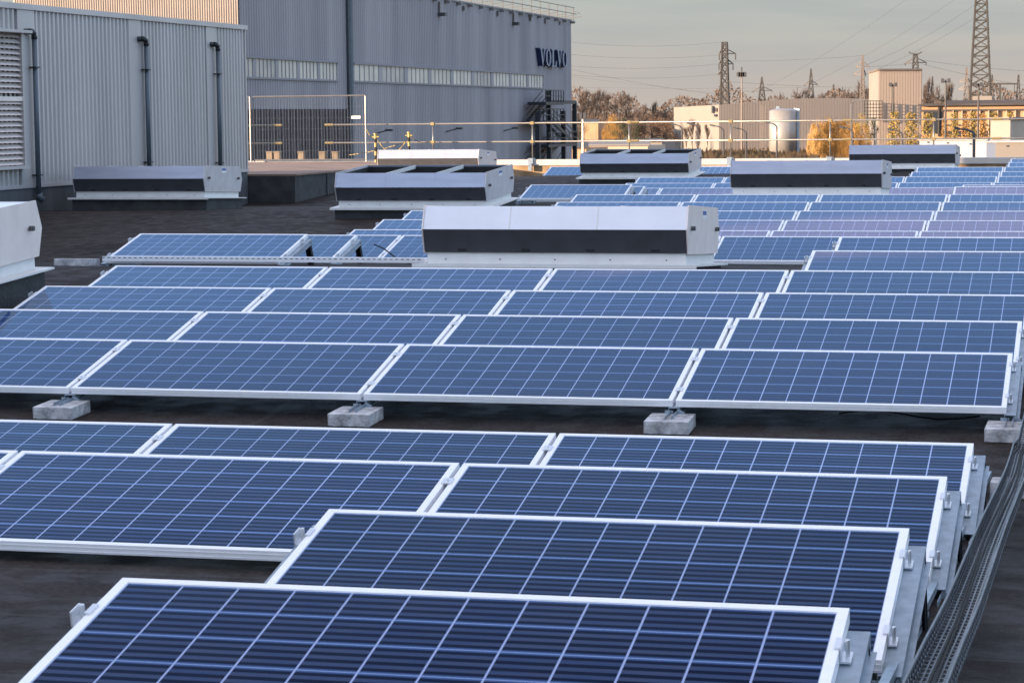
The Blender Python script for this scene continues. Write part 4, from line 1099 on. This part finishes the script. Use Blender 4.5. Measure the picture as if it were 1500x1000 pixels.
# ---- pylons
def pylon(u, vtop, y, wb_px, wt_px, vbase, arms, label, m='pylon', th=.28, nsec=9, kind='arms', name='pylon'):
    root = empty(name); top = at(u, vtop, y); x = top.x; px = y/F
    # the width wb is at row vbase; extrapolate to the ground
    zv = pz(u, vbase, y); zt_ = top.z; k = (wb_px-wt_px)*px/(zt_-zv) if zt_ > zv else 0
    def hw(z_): return (wt_px*px+k*(zt_-z_))/2
    t = MB(); zs = [GZ+(zt_-GZ)*(1-(1-i/nsec)**1.25) for i in range(nsec+1)]
    for a, b_ in zip(zs, zs[1:]):
        wa_, wb_ = hw(a), hw(b_)
        ca = [(x+sx*wa_, y+sy*wa_, a) for sx, sy in ((-1,-1),(1,-1),(1,1),(-1,1))]; cb = [(x+sx*wb_, y+sy*wb_, b_) for sx, sy in ((-1,-1),(1,-1),(1,1),(-1,1))]
        for i in range(4):
            t.bar(ca[i], cb[i], th); j = (i+1) % 4
            t.bar(ca[i], cb[j], th*.6); t.bar(ca[j], cb[i], th*.6); t.bar(cb[i], cb[j], th*.6)
    t.build('tower_lattice', M_[m], root)
    for (v, dl, dr, ins) in arms:
        z_ = pz(u, v, y); a = MB(); w_ = hw(z_)
        for s, dd in ((-1, dl), (1, dr)):
            if not dd: continue
            L = dd*px; tip = (x+s*(w_+L), y, z_)
            for sy in (-1, 1): a.bar((x, y+sy*w_, z_), (x+s*w_, y+sy*w_, z_), th*.8); a.bar((x+s*w_, y+sy*w_, z_), tip, th*.8); a.bar((x+s*w_, y+sy*w_, z_+1.2), tip, th*.7)
            if ins: a.bar(tip, (tip[0], y, z_-ins*px), th*.9)
        a.build('cross_arm', M_[m], root)
    if kind == 'V':
        a = MB(); w_ = wt_px*px/2
        for s in (-1, 1): a.bar((x+s*w_, y, zt_), (x+s*(w_+7*px), y, zt_+3.5*px), th); a.bar((x, y, zt_-1*px), (x+s*(w_+7*px), y, zt_+3.5*px), th*.7)
        a.bar((x-w_*2, y, zt_+1*px), (x+w_*2, y, zt_+1*px), th*.6); a.build('horn', M_[m], root)
    setp(root, label, 'pylon', 'lattice power pylons')
pylon(1061.5, 62, 640, 12, 7, 150, [(79, 4, 12, 9), (94, 4, 8, 9), (110, 5, 0, 0)], 'grey lattice pylon with flat top behind the left part of the warehouse', th=.3, nsec=12)
pylon(1116, 113, 800, 9, .8, 146, [(133, 10, 12, 3)], 'small pointed pylon with one wide drooping arm', th=.26)
pylon(1188, 101, 800, 9, .8, 150, [(124, 7, 7, 2)], 'small pointed pylon rising from the round bare tree', th=.26)
pylon(1263.5, 81, 560, 8, 1.2, 170, [(98, 8, 9, 3), (109, 10, 3, 3)], 'slender pale pylon just left of the tall beige block', m='pylonlight', th=.24, nsec=16)
pylon(1341, 80, 700, 8, 5, 102, [(92, 11, 12, 4)], 'horned pylon rising behind the tall beige block', th=.32, kind='V')
pylon(1438, -60, 600, 29, 10, 146, [(-30, 30, 30, 5)], 'huge dark lattice pylon cut off by the top of the picture', th=.38, nsec=22)
pylon(1416, 99, 820, 7, 1.5, 146, [(120, 8, 3, 0), (131, 8, 3, 0)], 'thin pale mast directly left of the huge pylon', m='pylonlight', th=.3)
pylon(1453.5, 110, 820, 4, 1, 140, [], 'thin mast directly right of the huge pylon', th=.28)
pylon(1492, 110, 780, 5, 1.2, 142, [], 'thin mast near the right picture edge', th=.28)
pylon(1366, 112, 820, 4, .8, 142, [], 'tiny pointed mast right of the fan shaped tree', th=.24)
pylon(1221, 124, 860, 3, .8, 135, [], 'tiny mast over the middle of the horizon trees', th=.24)
gt = MB(); yG = 760
gt.bar(at(1454, 123, yG), at(1492, 123, yG), .9, .5); gt.bar(at(1465, 123, yG), at(1465, 146, yG), .6); gt.bar(at(1452, 131, yG), at(1466, 131, yG), .4); gt.bar(at(1486, 123, yG), at(1486, 135, yG), .2)
setp(gt.build('substation_gantry', M_['pylon']), 'horizontal substation gantry between the thin masts on the right', 'gantry')
# ---- overhead lines
wires = [((836, 62), (1058, 62), 6), ((836, 80), (1052, 81), 5), ((836, 97), (1052, 94), 5), ((838, 102), (1060, 140), 3), ((836, 112), (1240, 153), 3), ((838, 110), (1060, 108), 6),
         ((1120, 130), (1380, -40), 8), ((1190, 122), (1440, -30), 8), ((1262, 98), (1438, 0), 8), ((1070, 120), (1262, 128), 2), ((1066, 132), (1120, 134), 1), ((1268, 98), (1345, 92), 1),
         ((836, 128), (1200, 128), 2), ((1350, 88), (1500, 104), 2), ((1350, 94), (1500, 125), 2), ((1070, 90), (1262, 82), 2), ((1260, 112), (1438, 20), 6)]
for i, (a, b_, sag) in enumerate(wires):
    A, B = at(a[0], a[1], 640+i*3), at(b_[0], b_[1], 660+i*3); m = MB(); pts = []
    for j in range(13):
        t = j/12; p = A.lerp(B, t); p.z -= sag*.19*4*t*(1-t); pts.append(p)
    for p, q in zip(pts, pts[1:]): m.bar(p, q, .06)
    setp(m.build('overhead_line', M_['wire']), 'thin overhead power line crossing the pale sky', 'power line', 'overhead power lines')

# ---- lamps
def curved_lamp(u, vt, vb_, reach, y, label, m='lamp'):
    top = at(u, vt, y); x = top.x; px = y/F; h = top.z; root = empty('street_lamp', (x, y, GZ)); hz = h-GZ
    p = MB(); pts = [(0, 0, 0), (0, 0, hz-7*px)]; 
    s = -1 if reach > 0 else 1; R = abs(reach)*px
    for t in (.25, .5, .75, 1.0): pts.append((s*R*(t**1.6), 0, hz-7*px+7*px*math.sin(t*math.pi/2)))
    p.tube(pts, .16, 7, r2=.09); p.build('mast', M_[m], root)
    hd = MB(); hd.bar((s*R*.92, 0, hz), (s*(R+5.5*px), 0, hz+1.6*px), .35, .28); hd.build('lamp_head', M_[m], root)
    setp(root, label, 'street lamp', 'curved street lamps beyond the roof'); return root
for a in ((999, 183, 0, 10, 420, 'leftmost dark curved street lamp before the cream end wall'), (1022, 181.5, 0, 11, 420, 'second dark curved street lamp before the cream end wall'), (1060, 184.5, 0, 15, 400, 'dark curved street lamp at the warehouse corner'),
          (1093, 188.5, 0, 13, 390, 'dark curved street lamp right of the tall floodlight mast'), (1138, 180, 0, 12, 390, 'curved street lamp before the silo'), (1249, 187, 0, 14, 330, 'dark curved street lamp before the golden trees'),
          (1322, 190.5, 0, 16, 330, 'dark curved street lamp before the poplars'), (1427, 189, 0, 22, 240, 'large curved street lamp before the white shed')):
    curved_lamp(*a)
curved_lamp(1247.5, 148, 0, -7, 360, 'pale lamp post with short curved arm above the golden trees', 'rail')
def flood(u, vt, y, w_px, label, m='pylonlight', twin=False):
    top = at(u, vt, y); px = y/F; root = empty('floodlight_mast', (top.x, y, GZ)); hz = top.z-GZ
    p = MB(); p.tube([(0, 0, 0), (0, 0, hz)], .22, 8, r2=.12); p.build('mast', M_[m], root)
    hd = MB()
    if twin:
        hd.bar((-w_px*px/2, 0, hz-.3), (w_px*px/2, 0, hz-.3), .15)
        for s in (-1, 1): hd.box((s*w_px*px*.32-1.0*px*2, -.3, hz-.5), (s*w_px*px*.32+1.0*px*2, .3, hz+.2))
    else:
        hd.box((-w_px*px/2, -.5, hz-1.1), (w_px*px/2, .5, hz-.9)); hd.box((-w_px*px/2, -.5, hz-.2), (w_px*px/2, .5, hz-.1))
        for s in (-1, -.3, .4, 1): hd.box((s*w_px*px*.4-.35, -.6, hz-1), (s*w_px*px*.4+.35, .2, hz-.2))
        hd.bar((0, 0, hz), (0, 0, hz+.9), .25)
    hd.build('lamp_head', M_['lamp'], root); setp(root, label, 'floodlight', 'tall floodlight masts'); return root
flood(1086.5, 105, 480, 11, 'tall floodlight mast with round head before the warehouse')
flood(1308, 123, 420, 12, 'twin headed lamp mast in front of the tall beige block', 'pylon', True)
flood(1385.5, 117, 380, 14, 'twin headed lamp mast right of the tall beige block', 'pylon', True)
flood(1433.5, 122.5, 380, 12, 'twin headed lamp mast in front of the huge pylon', 'pylon', True)
flood(854, 168, 260, 9, 'short lamp post with two white heads left beyond the railing', 'rail', True)
